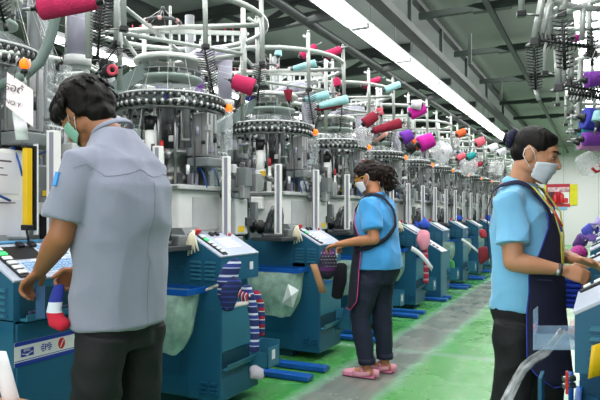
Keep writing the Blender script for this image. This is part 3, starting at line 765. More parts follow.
# --- green net bags on the blue rims
NET = mat('green_net', '#b4d6c2', .4, alpha=.5, var=.25, vs=14, bump=1.0, bs=22)
rr = random.Random(11)
def net_bag(k, drop=.36):
    y0 = my(k); t = based_bag = MB().use(NET)
    x0, x1, ya, yb = XM+.05, XM+.52, y0-.52, y0-.36
    rows = []
    n_ = 28
    for i in range(14):
        f = i/13; z = .735-drop*f
        sc = 1.0-.10*f-.62*max(0, f-.55)**1.6*2.0
        row = []
        for j in range(n_+1):
            a = 2*pi*j/n_
            cx, cy = (x0+x1)/2+.03*f, (ya+yb)/2-.02*sin(f*3)
            px = max(-1, min(1, 1.35*cos(a))); py = max(-1, min(1, 1.35*sin(a)))
            px = px*(1-f)+cos(a)*f; py = py*(1-f)+sin(a)*f
            w_ = 1+.05*sin(a*7+k)*f+.04*noise.noise(V((cos(a)*2, sin(a)*2, z*6+k)))
            row.append(V((cx+px*(x1-x0)/2*sc*w_, cy+py*((yb-ya)/2+.03*sin(f*pi))*sc*w_, z+.02*sin(a*3+k)*f)))
        rows.append(row)
    t.grid(rows)
    t.add([sum((q for q in rows[-1][:-1]), V((0, 0, 0)))/n_-V((0, 0, .02))]+rows[-1][:-1], [(0, j+1, (j+1) % n_+1) for j in range(n_)], True)
    lab = {1: 'green net bag hanging on the blue rim next to the man in grey', 2: 'green net bag holding white paper next to the tan tag'}
    lab = lab.get(k, 'green net bag hanging on a blue rim beyond the woman in pink shoes')
    return thing(t, 'net_bag', lab, 'bag', 'green net bags on the machine rims', base=((x0+x1)/2, (ya+yb)/2, .37))
for k in (1, 2, 3, 4, 6, 7, 8): net_bag(k)
q = mb(mat('inside_paper', '#cfd8d4', .8)).add([at(288, 284, 4.55), at(299, 290, 4.5), at(293, 308, 4.5), at(282, 303, 4.55), at(291, 296, 4.47)], [(0, 1, 4), (1, 2, 4), (2, 3, 4), (3, 0, 4)])
thing(q, 'folded_paper', 'crumpled white paper inside the green net bag by the tan tag', 'paper')
q = mb(YELLOW).tube([at(158, 306, 3.3), at(159, 314, 3.28), at(157, 322, 3.28), at(154, 328, 3.3)], .007, n=6)
thing(q, 'yellow_strap', 'yellow strap dangling in front of the green bag by the man', 'strap')

# --- socks
def sock(pts, r, m, name, label, group=None, flat=.55, cat='sock', n=14):
    q = mb(m).capsule(pts, r, [x*flat for x in (r if isinstance(r, list) else [r]*len(pts))], side=(ST*0+CT, ST, 0), n=n)
    return thing(q, name, label, cat, group)
NAVY = stripes('navy_stripes', [('#1f2a60', .48), ('#aab4d4', .08), ('#2c3c86', .28), ('#c9d0e2', .16)], 'Z', .075)
NAVY2 = stripes('navy_cuff', [('#1d2752', .7), ('#2b3c86', .3)], 'Z', .03)
F = 3.42
sock([at(237, 262, F), at(231, 270, F), at(227, 282, F), at(226, 296, F)], [.03, .05, .058, .05], NAVY, 'striped_sock', 'navy sock with white stripes bulging from the machine chute, upper one', 'striped socks in the chute')
sock([at(236, 281, F-.02), at(230, 290, F-.02), at(228, 300, F-.02), at(228, 308, F-.02)], [.04, .052, .05, .035], NAVY2, 'striped_sock', 'dark navy ribbed sock rolled under the white-striped one in the chute', 'striped socks in the chute')
F = 3.5
sock([at(246, 288, F), at(251, 300, F), at(254, 318, F), at(255, 335, F-.02), at(254, 350, F-.03)], [.032, .03, .027, .026, .028], NAVY, 'striped_sock', 'long navy sock with thin white stripes hanging down beside the teal bin', 'striped socks in the chute')
sock([at(256, 292, F+.06), at(261, 304, F+.06), at(262, 320, F+.06), at(261, 334, F+.06)], [.022, .02, .018, .022], stripes('red_white', [('#a31d34', .4), ('#2a3772', .5), ('#d8d8de', .1)], 'Z', .05), 'striped_sock', 'red and navy sock dangling behind the long striped sock', 'striped socks in the chute')
sock([at(240, 293, F), at(246, 297, F-.02), at(243, 301, F-.02)], [.03, .035, .02], stripes('orange_bits', [('#c8361e', .4), ('#26356f', .4), ('#e0e0e4', .2)], 'X', .02), 'striped_sock', 'small red, white and navy sock tucked in the chute', 'striped socks in the chute')
sock([at(226, 308, F-.1), at(236, 305, F-.06), at(246, 303, F-.02)], .022, mat('cream_knit', '#cfc9c4', .9, bump=.4), 'pale_sock', 'pale sock lying on the blue edge of the bin', None)
sock([at(254, 368, 3.75), at(257, 374, 3.7), at(262, 377, 3.7)], [.03, .05, .02], mat('pale_mesh', '#bdb9c2', .8, alpha=.9), 'mesh_wad', 'wad of pale mesh under the teal outlet tray', cat='mesh wad')
q = mb(mat('label_strip', '#b8b2a8', .8, var=.5, vs=60)).bar(at(206, 290, 3.36), at(218, 285, 3.36), .035, .012)
thing(q, 'label_roll', 'small printed paper label lying on the blue bag rim', 'label')
# cream socks tied on the stop buttons
CREAM = mat('cream_yarn', '#dcd6bd', .9, var=.05)
def cream(k, lab):
    a = V((XM+.405, my(k)+YN+.05, 1.095)); q = mb(CREAM)
    q.ring(a-V((0, 0, .012)), .021, .006, n=14, m=6)
    for j in range(5):
        d = (j-2)*.018; L_ = .10+.03*((j*3) % 4)/3
        q.tube([a+V((.015, -.02, -.01)), a+V((.02+d*.4, -.055, -.03)), a+V((.03+d, -.072, -.03-L_*.6)), a+V((.03+d*1.4, -.072, -.03-L_))], [.005, .007, .008, .006], n=7)
    return thing(q, 'cream_yarn_loop', lab, 'yarn loop', 'cream loops on the stop buttons')
cream(1, 'cream yarn ends looped over the red button above the striped socks')
cream(2, 'cream yarn ends looped over the red button by the dotted sock')
cream(4, 'cream yarn ends looped over the red button beyond the woman in pink shoes')
# machine C
q = mb(stripes('dotted_purple', [('#1b1a2b', .55), ('#55245f', .25), ('#241c38', .2)], 'Z', .12)).capsule([at(329, 251, 4.65), at(328, 262, 4.6), at(326, 274, 4.58)], [.05, .07, .06], [.03, .045, .04], side=(CT, ST, 0), n=18)
q.use(KEYW)
for r in range(5):
    for c in range(6): q.ball(at(321.5+c*2.9+(r % 2)*1.4, 253+r*3.3, 4.551-.004*c+abs(c-2.5)*.006), .0035, n=5)
thing(q, 'dotted_sock', 'black and purple sock with white dots hanging at the woman\'s hand', 'sock')
q = mb(TAN).grid([[at(u+(v_-264)*.33, v_, 4.45) for u in (310, 317)] for v_ in (264, 272, 282, 293)], .002)
thing(q, 'tan_tag', 'long tan cardboard tag hanging from the blue bag rim', 'tag')
sock([at(341, 266, 4.75), at(340, 280, 4.72), at(337, 296, 4.72)], [.05, .055, .045], mat('black_cloth', '#15151d', .9, bump=.3), 'black_sock', 'black sock bundle hanging between the console and the apron')
# bin cabinet topped with paper
bc = empty('bin_cabinet', (-2.22, 8.15, 0), 0, 'teal bin cabinet with a sloping top covered in printed paper', 'bin cabinet')
mb(TEAL).prism([(-.3, .03), (.28, .03), (.28, .66), (-.02, .84), (-.3, .84)], 0, .36).use(TEAL2).prism([(.2805, .05), (.284, .05), (.284, .64), (.2805, .64)], .02, .34).build('body', None, bc)
q = mb(PAPER).bar((-.03, .18, .856), (.30, .18, .655), .30, .006).use(INK)
for i in range(5): q.bar((.0+i*.05, .1, .846-i*.0305), (.03+i*.05, .1, .827-i*.0305), .1, .004)
q.build('printed_paper', None, bc)
# pink bag etc.
PINK = mat('pink_cloth', '#d98e9f', .8, bump=.4, bs=30)
sock([at(424, 233, 7.3), at(423, 241, 7.25), at(424, 248, 7.25)], [.07, .085, .05], PINK, 'pink_bag', 'pale pink cloth bag hanging on a console beyond the woman', cat='bag')
sock([at(425, 250, 7.4), at(426, 264, 7.4), at(426, 282, 7.4)], [.035, .03, .035], stripes('red_pink', [('#b8273f', .5), ('#d98e9f', .3), ('#7d2a44', .2)], 'Z', .08), 'red_sock', 'red and pink sock hanging below the pale pink bag')
q = mb(PAPER).grid([[at(412+t*21+w_*-1.5, 246+9*t+ 12*t*t+w_*4.5, 7.0) for w_ in (0, 1)] for t in (0, .2, .4, .6, .8, 1)], .002)
thing(q, 'paper_strip', 'curling white paper strip in front of the pale pink bag', 'paper strip')
q = mb(PAPER).grid([[at(462+t*17+w_*-1, 238+10*t+3*t*t+w_*2.2, 9.6) for w_ in (0, 1)] for t in (0, .25, .5, .75, 1)], .002)
thing(q, 'paper_strip', 'white paper strip sagging across to the dark red bundle', 'paper strip')
CLB = mat('blue_cloth', '#2b4fb8', .85, bump=.4, bs=30)
sock([at(417, 224, 7.6), at(423, 222, 7.6), at(428, 226, 7.6)], [.05, .07, .04], CLB, 'blue_cloth', 'bright blue cloth lying on the machine behind the pale pink bag', cat='cloth')
sock([at(456, 218, 10.5), at(461, 218, 10.5)], [.06, .06], CLB, 'blue_cloth', 'bright blue cloth lying on a console far down the row', cat='cloth')
sock([at(487, 218, 13), at(491, 220, 13)], [.08, .06], CLB, 'blue_cloth', 'bright blue cloth on a console next to the lanyard woman\'s back', cat='cloth')
sock([at(483, 249, 8.9), at(484, 257, 8.9), at(481, 262, 8.9)], [.07, .09, .04], mat('dark_red_cloth', '#7c2430', .85, bump=.4), 'red_bundle', 'dark red sock bundle hanging next to the lanyard woman\'s back', cat='bundle')
sock([at(482, 231, 9.6), at(484, 236, 9.6)], [.05, .06], mat('red_cloth', '#a8323e', .85), 'red_pouch', 'small red pouch above the dark red sock bundle', cat='pouch')
sock([at(451, 262, 9.2), at(452, 272, 9.2)], [.05, .05], mat('green_cloth', '#3f9a50', .85), 'green_pouch', 'bright green pouch hanging beside the bin cabinet', cat='pouch')

# ============================================================ ACROSS THE AISLE
# clear acrylic box on the near machine, plastic strip falling from it
AC = mat('acrylic_blue', '#a9c4dc', .1, alpha=.3, var=0)
bxp = at(555, 342, 1.72)
ab = empty('acrylic_tray', (-.065, 1.74, .8), 0, 'clear acrylic tray fixed to the teal machine, with plastic film in it', 'tray')
q = mb(AC)
P = [at(533, 334, 1.62), at(575, 334, 1.62), at(533, 350, 1.62), at(575, 350, 1.62)]
def slab(q, pts, th=V((0, .004, 0))):
    q.add([p for p in pts]+[p+th for p in pts], [(0, 1, 3, 2), (6, 7, 5, 4), (0, 4, 5, 1), (2, 3, 7, 6), (0, 2, 6, 4), (1, 5, 7, 3)])
dY = V((0, .13, 0)); slab(q, P); slab(q, [p+dY for p in P]); slab(q, [P[0], P[0]+dY, P[2], P[2]+dY], V((.004, 0, 0))); slab(q, [P[2], P[3], P[2]+dY, P[3]+dY], V((0, 0, .004)))
for i in range(len(q.v)): q.v[i] = tuple(V(q.v[i])-V((-.065, 1.74, .8)))
q.build('box', None, ab)
q = mb(AC); hp = [at(533, 310, 1.72), at(538, 306, 1.72), at(533, 334, 1.72), at(538, 334, 1.72)]; slab(q, hp)
q.use(mat('tube_red', '#c8384a', .4)).cyl(at(535, 332, 1.73), at(535, 324, 1.73), .004).use(BLUE).cyl(at(536.5, 334, 1.73), at(536.5, 322, 1.73), .004)
for i in range(len(q.v)): q.v[i] = tuple(V(q.v[i])-V((-.065, 1.74, .8)))
q.build('upright_plate', None, ab)
FILM = mat('plastic_film', '#c9cdd0', .25, alpha=.6, var=.3, vs=30, bump=1, bs=25)
cp = [(562, 330, 7), (555, 341, 9), (546, 352, 10), (533, 360, 10), (524, 368, 11), (516, 381, 12), (509, 395, 13), (501, 412, 14), (494, 432, 14)]
q = mb(FILM).grid([[at(u+w_*h*.55, v+w_*h*.75, 1.66+.012*sin(w_*9+i)) for w_ in (-.5, -.25, 0, .25, .5)] for i, (u, v, h) in enumerate(cp)], .001)
thing(q, 'plastic_strip', 'long crinkled clear plastic strip trailing down from the acrylic tray', 'plastic strip')
sock([at(566, 333, 1.75), at(572, 329, 1.75), at(578, 334, 1.75)], [.012, .03, .02], mat('film_wad', '#cdb9b4', .5, bump=.8, bs=50), 'film_wad', 'crumpled pale film lying in the acrylic tray', cat='film')
q = mb(YELLOW).grid([[at(592+t_*-0+w_*9-4*t_*(1-w_*.3), 346+t_*33+w_*-3, 1.535) for w_ in (0, .5, 1, 1.5)] for t_ in (0, .5, 1)], .002)
yt = thing(q, 'yellow_tag', 'yellow plastic tag hung on the louvred side of the teal console by the acrylic tray', 'tag', m=mat('tag_yellow', '#dbe31c', .5, var=.03))
tp = at(597, 366, 1.595)
q = mb(STEEL).cyl(at(563, 379, 1.85), at(575, 378, 1.85), .009).cyl(at(563, 386, 1.85), at(575, 385, 1.85), .009).use(RED).box(-.085, -.078, 1.80, 1.82, .70, .76).use(BLUE).cyl(at(571, 372, 1.9), at(571, 410, 1.9), .008).use(TEAL).box(-.16, -.15, 1.85, 1.95, .55, .72)
thing(q, 'air_fitting', 'steel air fittings with a red block under the acrylic tray', 'air fitting')
# stacks of blue cloth, bags
F = 3.05
q = MB()
BC = mat('royal_cloth', '#16309a', .9, bump=.5, bs=40)
for i in range(6):
    a = at(571.5+(i % 2)*.8, 305-i*5.0, F)
    c = MB().use(BC).box(a.x-.055, a.x+.05, a.y-.05, a.y+.06, a.z-.012, a.z+.012, .01)
    thing(c, 'folded_cloth', ['royal blue folded cloth, %s of the hanging pile under the hands' % w_ for w_ in ('lowest', 'second from bottom', 'third from bottom', 'third from top', 'second from top', 'topmost')][i], 'folded cloth', 'royal blue cloths under the hands')
q = mb(mat('magenta_net', '#b33a8c', .85, var=.3, vs=80, bump=.8, bs=90)).ball(at(579, 253, 3.6), .05, .06, .046, n=20)
thing(q, 'magenta_bag', 'round magenta netting bag beyond the lanyard woman\'s hands', 'bag')
for nm, lab, c_, pts, r in (
    ('purple_cloth', 'dark purple cloth rolled beside the magenta netting bag', '#4a2a6a', [(576, 246), (580, 240), (585, 243)], [.03, .045, .03]),
    ('purple_cloth', 'light violet cloth bundle on the far consoles', '#8060b0', [(582, 238), (588, 236), (594, 238)], [.04, .05, .03]),
    ('blue_cloth', 'blue cloth bundle on the far consoles by the wall', '#4e55b8', [(584, 232), (590, 229), (597, 230)], [.03, .045, .03]),
    ('lilac_cloth', 'lilac cloth peeping above the far consoles', '#a79ad2', [(593, 226), (598, 221), (603, 226)], [.03, .04, .03]),
    ('violet_sock', 'maroon sock bundle leaning against the purple cloth', '#6a2346', [(577, 250), (577, 244), (578, 241)], [.025, .03, .02])):
    sock([at(u, v, 4.3) for u, v in pts], r, mat(nm+lab[:5], c_, .85, bump=.4, bs=40), nm, lab, cat='cloth')

# ============================================================ YARN CONES
YC = {'magenta': '#b51f52', 'aqua': '#9fd0d2', 'maroon': '#86172f', 'purple': '#6b2b9e', 'fuchsia': '#c21893', 'peach': '#e2a396', 'white': '#d9d6dc', 'orange': '#d65a2c', 'teal': '#1f8a8a',
      'blue': '#3139a0', 'violet': '#7b3aa0', 'pink': '#c98bb8', 'black': '#1d1a20', 'rose': '#d05a68'}
def cone(u0, v0, u1, v1, fwd, col, w0, w1, place, dz=0, group=None):
    """yarn cone from its small end to its big end; widths in metres"""
    m = mat('yarn_'+col, YC[col], .85, var=.08, vs=30, bump=.5, bs=160, stretch=(1, 1, 1))
    a, b = at(u0, v0, fwd), at(u1, v1, fwd+dz); d = (b-a); L_ = d.length; d.normalize()
    k = [0, .02, .07, .3, .6, .93, .985, 1]
    rad = [w0*.7, w0*.92, w0, w0+(w1-w0)*.3, w0+(w1-w0)*.6, w0+(w1-w0)*.95, w1*.96, w1*.8]
    q = mb(m).tube([a+d*L_*x for x in k], rad, n=20)
    o = thing(based(q, (0, 0, 0)), 'yarn_cone', '%s yarn cone %s' % (col, place), 'yarn cone', group, base=a)
    q = mb(BLACK if col != 'aqua' else mat('cone_core_grey', '#3c3f44', .5)).tube([d*-.022, d*-.002, d*0, d*L_, d*(L_+.012), d*(L_+.013), d*(L_+.03)], [w0*.4, w0*.55, w0*.55, w1*.42, w1*.42, w1*.2, w1*.2], n=12)
    q.build('spool_core', None, o)
    q = mb(STEEL).cyl(d*(L_+.002), d*(L_+.06), .006, n=7).build('holder_pin', None, o)
    return o
g1, g2, g3, g4 = 'cones on the second creel', 'cones on the third creel', 'cones on the far creels', 'cones across the aisle'
cone(97, 2, 40, 8, 2.05, 'magenta', .026, .042, 'cropped by the frame top, above the man')
cone(104, 73, 115, 69, 2.9, 'black', .03, .036, 'with a rose ring core behind the man\'s head')
q = mb(mat('rose_ring', '#c94a5a', .7)).ring((0, 0, 0), .020, .008, n=18); o = based(q, (0, 0, 0)).build('rose_ring')
o.matrix_world = Matrix.Translation(at(112.5, 70, 2.84)) @ Matrix.Rotation(math.atan(.5), 4, 'Z') @ Matrix.Rotation(pi/2, 4, 'X')
tag(o, 'rose coloured ring on the black cone behind the man\'s head', 'ring')
cone(254, 88, 233, 81, 3.8, 'magenta', .058, .048, 'hanging low under the black feeder brushes', group=g1)
cone(289, 101, 288, 90, 4.9, 'maroon', .02, .038, 'pointing straight down from a creel post')
cone(301, 56, 316, 46, 5.2, 'magenta', .036, .026, 'upper one, first on top of the third creel')
cone(325, 56, 341, 49, 5.2, 'magenta', .040, .030, 'upper one, second on top of the third creel')
cone(293, 69, 316, 63, 5.0, 'aqua', .024, .033, 'just under the two magenta cones', group=g2)
cone(305, 100, 329, 94, 5.0, 'aqua', .028, .036, 'lower on the creel, above the maroon one', group=g2)
cone(319, 106, 348, 99, 4.95, 'aqua', .026, .038, 'lowest and longest, over the maroon cone', group=g2)
cone(317, 109, 341, 104, 5.2, 'maroon', .024, .030, 'under the lowest aqua cone', group=g2)
cone(279, 47, 278, 56, 4.9, 'aqua', .022, .034, 'small, upright behind the creel post', group=g2)
cone(336, 78, 338, 86, 5.6, 'magenta', .03, .04, 'half hidden behind the pipe under the top ring', group=g2)
cone(170, 96, 160, 84, 4.5, 'blue', .045, .05, 'behind the pale disc over the beaded ring', group=g1)
cone(200, 96, 199, 78, 4.5, 'violet', .03, .035, 'inside the plastic tube next to the disc', group=g1)
cone(222, 98, 226, 106, 4.7, 'violet', .04, .05, 'beside the orange beacon of the second machine', group=g1)
cone(255, 100, 246, 96, 5.3, 'blue', .03, .035, 'behind the grey support arm', group=g2)
cone(363, 86, 380, 79, 6.2, 'magenta', .04, .03, 'on top of the creel by the lamps', group=g3)
cone(385, 90, 400, 84, 6.2, 'aqua', .036, .036, 'next to the magenta one by the lamps', group=g3)
cone(364, 124, 376, 115, 5.7, 'maroon', .055, .050, 'with a dark core, tilted above the long maroon cone', group=g3)
cone(373, 131, 401, 123, 5.7, 'maroon', .036, .052, 'long, lying over the peach cone', group=g3)
cone(382, 139, 380, 136, 5.9, 'peach', .075, .078, 'seen end on behind the woman\'s head', group=g3)
cone(379, 108, 381, 115, 6.1, 'rose', .035, .03, 'small, above the long maroon cone', group=g3)
cone(421, 105, 411, 104, 6.8, 'white', .06, .045, 'above the fuchsia cones', group=g3)
cone(410, 114, 425, 108, 6.9, 'fuchsia', .075, .06, 'partly hidden behind the white one', group=g3)
cone(402, 139, 412, 134, 6.1, 'purple', .075, .055, 'between the maroon and orange ones', group=g3)
cone(408, 150, 413, 146, 6.4, 'black', .06, .06, 'below the purple one', group=g3)
cone(414, 146, 422, 141, 6.5, 'orange', .07, .06, 'squeezed behind the big fuchsia one', group=g3)
cone(419, 145, 433, 139, 6.2, 'fuchsia', .085, .075, 'biggest and brightest of the far creels', group=g3)
for (u, v, f_, c, w_, pl) in ((330, 107, 6.3, 'white', .05, 'in a plastic bag above the third machine'), (461, 133, 9, 'orange', .06, 'beyond the fuchsia ones'), (480, 142, 10, 'rose', .08, 'near the end of the row'),
      (471, 156, 9.5, 'teal', .06, 'near the end of the row'), (461, 157, 9, 'rose', .05, 'with the teal one near the row end'), (493, 148, 11, 'white', .08, 'round, next to the bun'), (502, 152, 12, 'white', .08, 'round, under the bun'),
      (447, 150, 8, 'white', .07, 'in a plastic bag beyond the fuchsia one'), (478, 165, 11, 'maroon', .05, 'low beside the lanyard woman')):
    cone(u-4, v+2, u+4, v-2, f_, c, w_, w_*.85, pl, group=g3)
# right-hand creel cones
cone(603, 78, 586, 80, 2.9, 'violet', .034, .04, 'lying on the brush comb by the bright lamp', group=g4)
cone(575, 38, 579, 38, 3.2, 'fuchsia', .020, .018, 'tiny, on the brush arm at the bright lamp', group=g4)
cone(607, 122, 584, 118, 2.9, 'blue', .05, .055, 'big, above the violet and pink ones', group=g4)
cone(606, 131, 580, 130, 3.1, 'teal', .03, .035, 'peeping out below the big blue one', group=g4)
cone(604, 138, 583, 139, 2.9, 'violet', .036, .034, 'over the pink one across the aisle', group=g4)
cone(604, 146, 579, 143, 3.05, 'pink', .03, .035, 'lowest, under the violet one', group=g4)
cone(601, 112, 598, 122, 2.8, 'aqua', .03, .03, 'pale, at the frame edge before the blue one', group=g4)

# plastic bags of yarn on the far creels
PB_ = mat('bag_film', '#e4e4e6', .3, alpha=.3, var=.1, vs=12, bump=1, bs=14)
def film_bag(u, v, f_, r, lab):
    q = MB().use(PB_).ball((0, 0, 0), r, r*.9, r*1.1, n=14)
    for i in range(len(q.v)):
        p = V(q.v[i]); p *= 1+.15*noise.noise(p*9/r*.12+V((u, v, 0))); q.v[i] = tuple(p+at(u, v, f_))
    thing(q, 'plastic_bag', lab, 'plastic bag')
film_bag(588, 164, 3.3, .065, 'clear plastic bag of pale yarn hanging under the pink cone')
film_bag(441, 152, 7.6, .13, 'clear plastic bag of white yarn hanging beyond the fuchsia cones')
film_bag(468, 166, 10, .16, 'clear plastic bag of white yarn over the last orange beacons')
film_bag(455, 140, 9.2, .10, 'clear plastic bag draped over pipes behind the orange cone')
film_bag(364, 136, 6.0, .10, 'clear plastic bag wrapping white cones behind the woman with glasses')
film_bag(497, 168, 12, .14, 'clear plastic bag of white yarn behind the lanyard woman\'s collar')
q = mb(RED).tube([at(592, 168, 3.2), at(596, 172, 3.2), at(602, 170, 3.2), at(600, 165, 3.2)], .008, n=8)
thing(q, 'red_clip', 'red wire clip hanging beside the clear yarn bag', 'clip')

# overhead feeder arms reaching over the aisle
fa = empty('feeder_frame', at(556, 0, 3.1), 0, 'white tube feeder frame with black bristle combs hanging at the bright lamp', 'feeder frame')
OF = V(fa.location)
def fpart(q, name, par=fa):
    for i in range(len(q.v)): q.v[i] = tuple(V(q.v[i])-OF)
    return q.build(name, None, par)
FF = 3.1
fpart(mb(PIPE).tube([at(541, -14, FF), at(552, -2, FF), at(566, 5, FF), at(582, 8, FF), at(604, 9, FF)], .016, n=10), 'ring_pipe')
for a, b, r in (((544, -12), (534, 40), .017), ((550, 0), (542, 38), .013), ((568, -12), (562, 14), .019), ((583, 8), (582, 40), .015), ((557, 50), (559, 88), .017), ((572, 55), (570, 84), .015), ((560, 60), (561, 50), .01)):
    fpart(mb(PIPE).cyl(at(*a, FF), at(*b, FF), r), 'frame_tube')
for u, v in ((535, 42), (562, 14), (559, 88), (571, 83), (592, 52)):
    p = at(u, v, FF); fpart(mb(BLACK).box(p.x-.022, p.x+.022, p.y-.02, p.y+.02, p.z-.02, p.z+.02, .004).use(STEEL).cyl(p-V((.045, 0, .01)), p+V((.045, 0, -.01)), .005).ball(p+V((-.03, 0, -.012)), .011), 'clamp')
def fbrush(a, b, n_=14, l=.045, r=.006):
    A, B = at(*a, FF-.02), at(*b, FF-.02); d = (B-A).normalized(); s_ = V((CT, ST, 0)); s_ = (s_-d*s_.dot(d)).normalized() if abs(d.z) > .5 else V((0, 0, 1))
    q = mb(BLACK).cyl(A, B, r, n=6)
    for i in range(n_):
        p = A+(B-A)*(i+.7)/n_; k = l*(1-.25*i/n_)
        for s2 in (-1, 1): q.tube([p, p+s_*k*s2+d*-.012], .0032, n=4)
        w_ = d.cross(s_); q.tube([p, p+w_*k], .003, n=4); q.tube([p, p-w_*k], .003, n=4)
    fpart(q, 'bristle_comb')
fbrush((534, 46), (536, 90), 15); fbrush((563, 20), (565, 70), 12, .055, .009); fbrush((538, 40), (590, 47), 13, .04)
fbrush((570, 86), (602, 92), 10, .05); fbrush((592, 28), (592, 66), 10, .035); fbrush((568, 93), (602, 98), 10, .03)
q = mb(PIPE).cyl(at(536, 90, FF), at(539, 100, FF), .012)
fpart(q, 'spring_end')
# ragged far stack of clamps beside the blue cones
for i, (u, v) in enumerate(((575, 118), (574, 132), (578, 100), (582, 96))):
    p = at(u, v, 3.2); fpart(mb(PIPE).cyl(p+V((-.03, 0, .0)), p+V((.05, 0, .02)), .010).use(STEEL).ball(p, .016).ball(p+V((-.03, 0, 0)), .011), 'holder_stub')
fpart(mb(PIPE).cyl(at(581, 60, 3.2), at(577, 150, 3.2), .014), 'frame_tube')

# ============================================================ POSTER ON THE FAR WALL
po = empty('fire_poster', (-1.28, 23.985, 1.81), 0, 'red and yellow fire extinguisher notice board on the pale far wall', 'poster')
q = mb(mat('poster_red', '#b5283c', .6)).box(-.5, .30, -.02, .01, -.42, .42).use(mat('poster_dark', '#3a3036', .6)).box(-.42, -.18, -.025, -.02, -.3, .12)
q.use(mat('poster_pink', '#d8b6c0', .6, var=.5, vs=8)).box(-.45, .28, -.025, -.02, .14, .3).use(KEYW).box(.0, .28, -.026, -.02, -.3, .12).use(mat('poster_yellow', '#dcd31a', .6)).box(.30, .55, -.02, .01, -.36, .4).box(-.56, -.5, -.02, .01, -.4, .4)
q.use(mat('poster_blue', '#7db3d6', .6)).box(-.3, .2, -.02, .005, -.52, -.42)
q.build('board', None, po)
for x in (-.2, .02):
    mb(RED).lathe((x, -.05, 0), [(0, -.28), (.085, -.28), (.09, -.26), (.09, .0), (.05, .06), (.03, .09), (0, .1)], 14).build('extinguisher_picture', None, po)
mb(RED).box(.1, .24, -.028, -.026, -.28, -.1).build('small_picture', None, po)
# ============================================================ PEOPLE  (local frame: X = their right, Y = forward, Z = up)
def skin_mat(name, col): return mat(name, col, .48, var=.05, vs=12, bump=.12, bs=180, sss=.08)
HAIR = mat('hair_black', '#100c0b', .55, var=.35, vs=40, bump=.5, bs=60, stretch=(1, 1, .15))
HAIRB = mat('hair_brown', '#1e130e', .55, var=.4, vs=40, bump=.5, bs=60)
for m_ in (HAIR, HAIRB): m_.node_tree.nodes['Principled BSDF'].inputs['Specular IOR Level'].default_value = .2
EYEW = mat('eye_white', '#e8e4df', .2, var=0); IRIS = mat('iris_dark', '#20120c', .15, var=0)
def hand(q, w, d, n, t, curl=.5, spread=1, thumb=.5, k=1):
    n0 = len(q.v); hand_(q, w, d, n, t, curl, spread, thumb); w = V(w)
    for i in range(n0, len(q.v)): q.v[i] = tuple(w+(V(q.v[i])-w)*k)
def hand_(q, w, d, n, t, curl, spread, thumb):
    """palm, four bent fingers and a thumb. w wrist, d pointing direction, n the way the palm faces, t the thumb side"""
    w, d, n = V(w), V(d).normalized(), V(n); n = (n-d*n.dot(d)).normalized(); t = V(t); t = (t-d*t.dot(d)-n*t.dot(n)).normalized()
    q.capsule([w-d*.03, w, w+d*.035, w+d*.075], [.024, .027, .038, .038], [.019, .017, .015, .013], side=t, n=16)
    q.capsule([w+d*.015+t*.018+n*.006, w+d*.04+t*.028+n*.008], [.016, .013], n=12)
    for j, (o, L_) in enumerate(((.030, .070), (.010, .078), (-.010, .073), (-.029, .058))):
        p = w+d*.078+t*o*1.02*spread; dd = d.copy(); pts = [p-d*.022]; pts.append(p)
        ca = curl*(1+.08*j)
        for s_, l in enumerate((.44, .31, .25)):
            a = ca*(.75, 1.05, .8)[s_]
            ax = dd.cross(n)
            nn = (n-dd*n.dot(dd)).normalized() if (n-dd*n.dot(dd)).length > 1e-3 else n
            k = Matrix.Rotation(a, 3, t if (Matrix.Rotation(.1, 3, t) @ d).dot(n) > 0 else -t)
            dd = (k @ dd).normalized(); p = p+dd*L_*l; pts.append(p)
        q.capsule(pts, [.0098, .0092, .0088, .0082, .0072], n=12)
    p = w+d*.022+t*.026+n*.004
    d1 = (d*.62+t*.62+n*.35*thumb).normalized(); d2 = (d*.9+t*.15+n*.55*thumb).normalized()
    q.capsule([p-t*.01, p+d1*.034, p+d1*.034+d2*.026, p+d1*.034+d2*.048], [.0125, .0115, .0102, .0085], n=12)
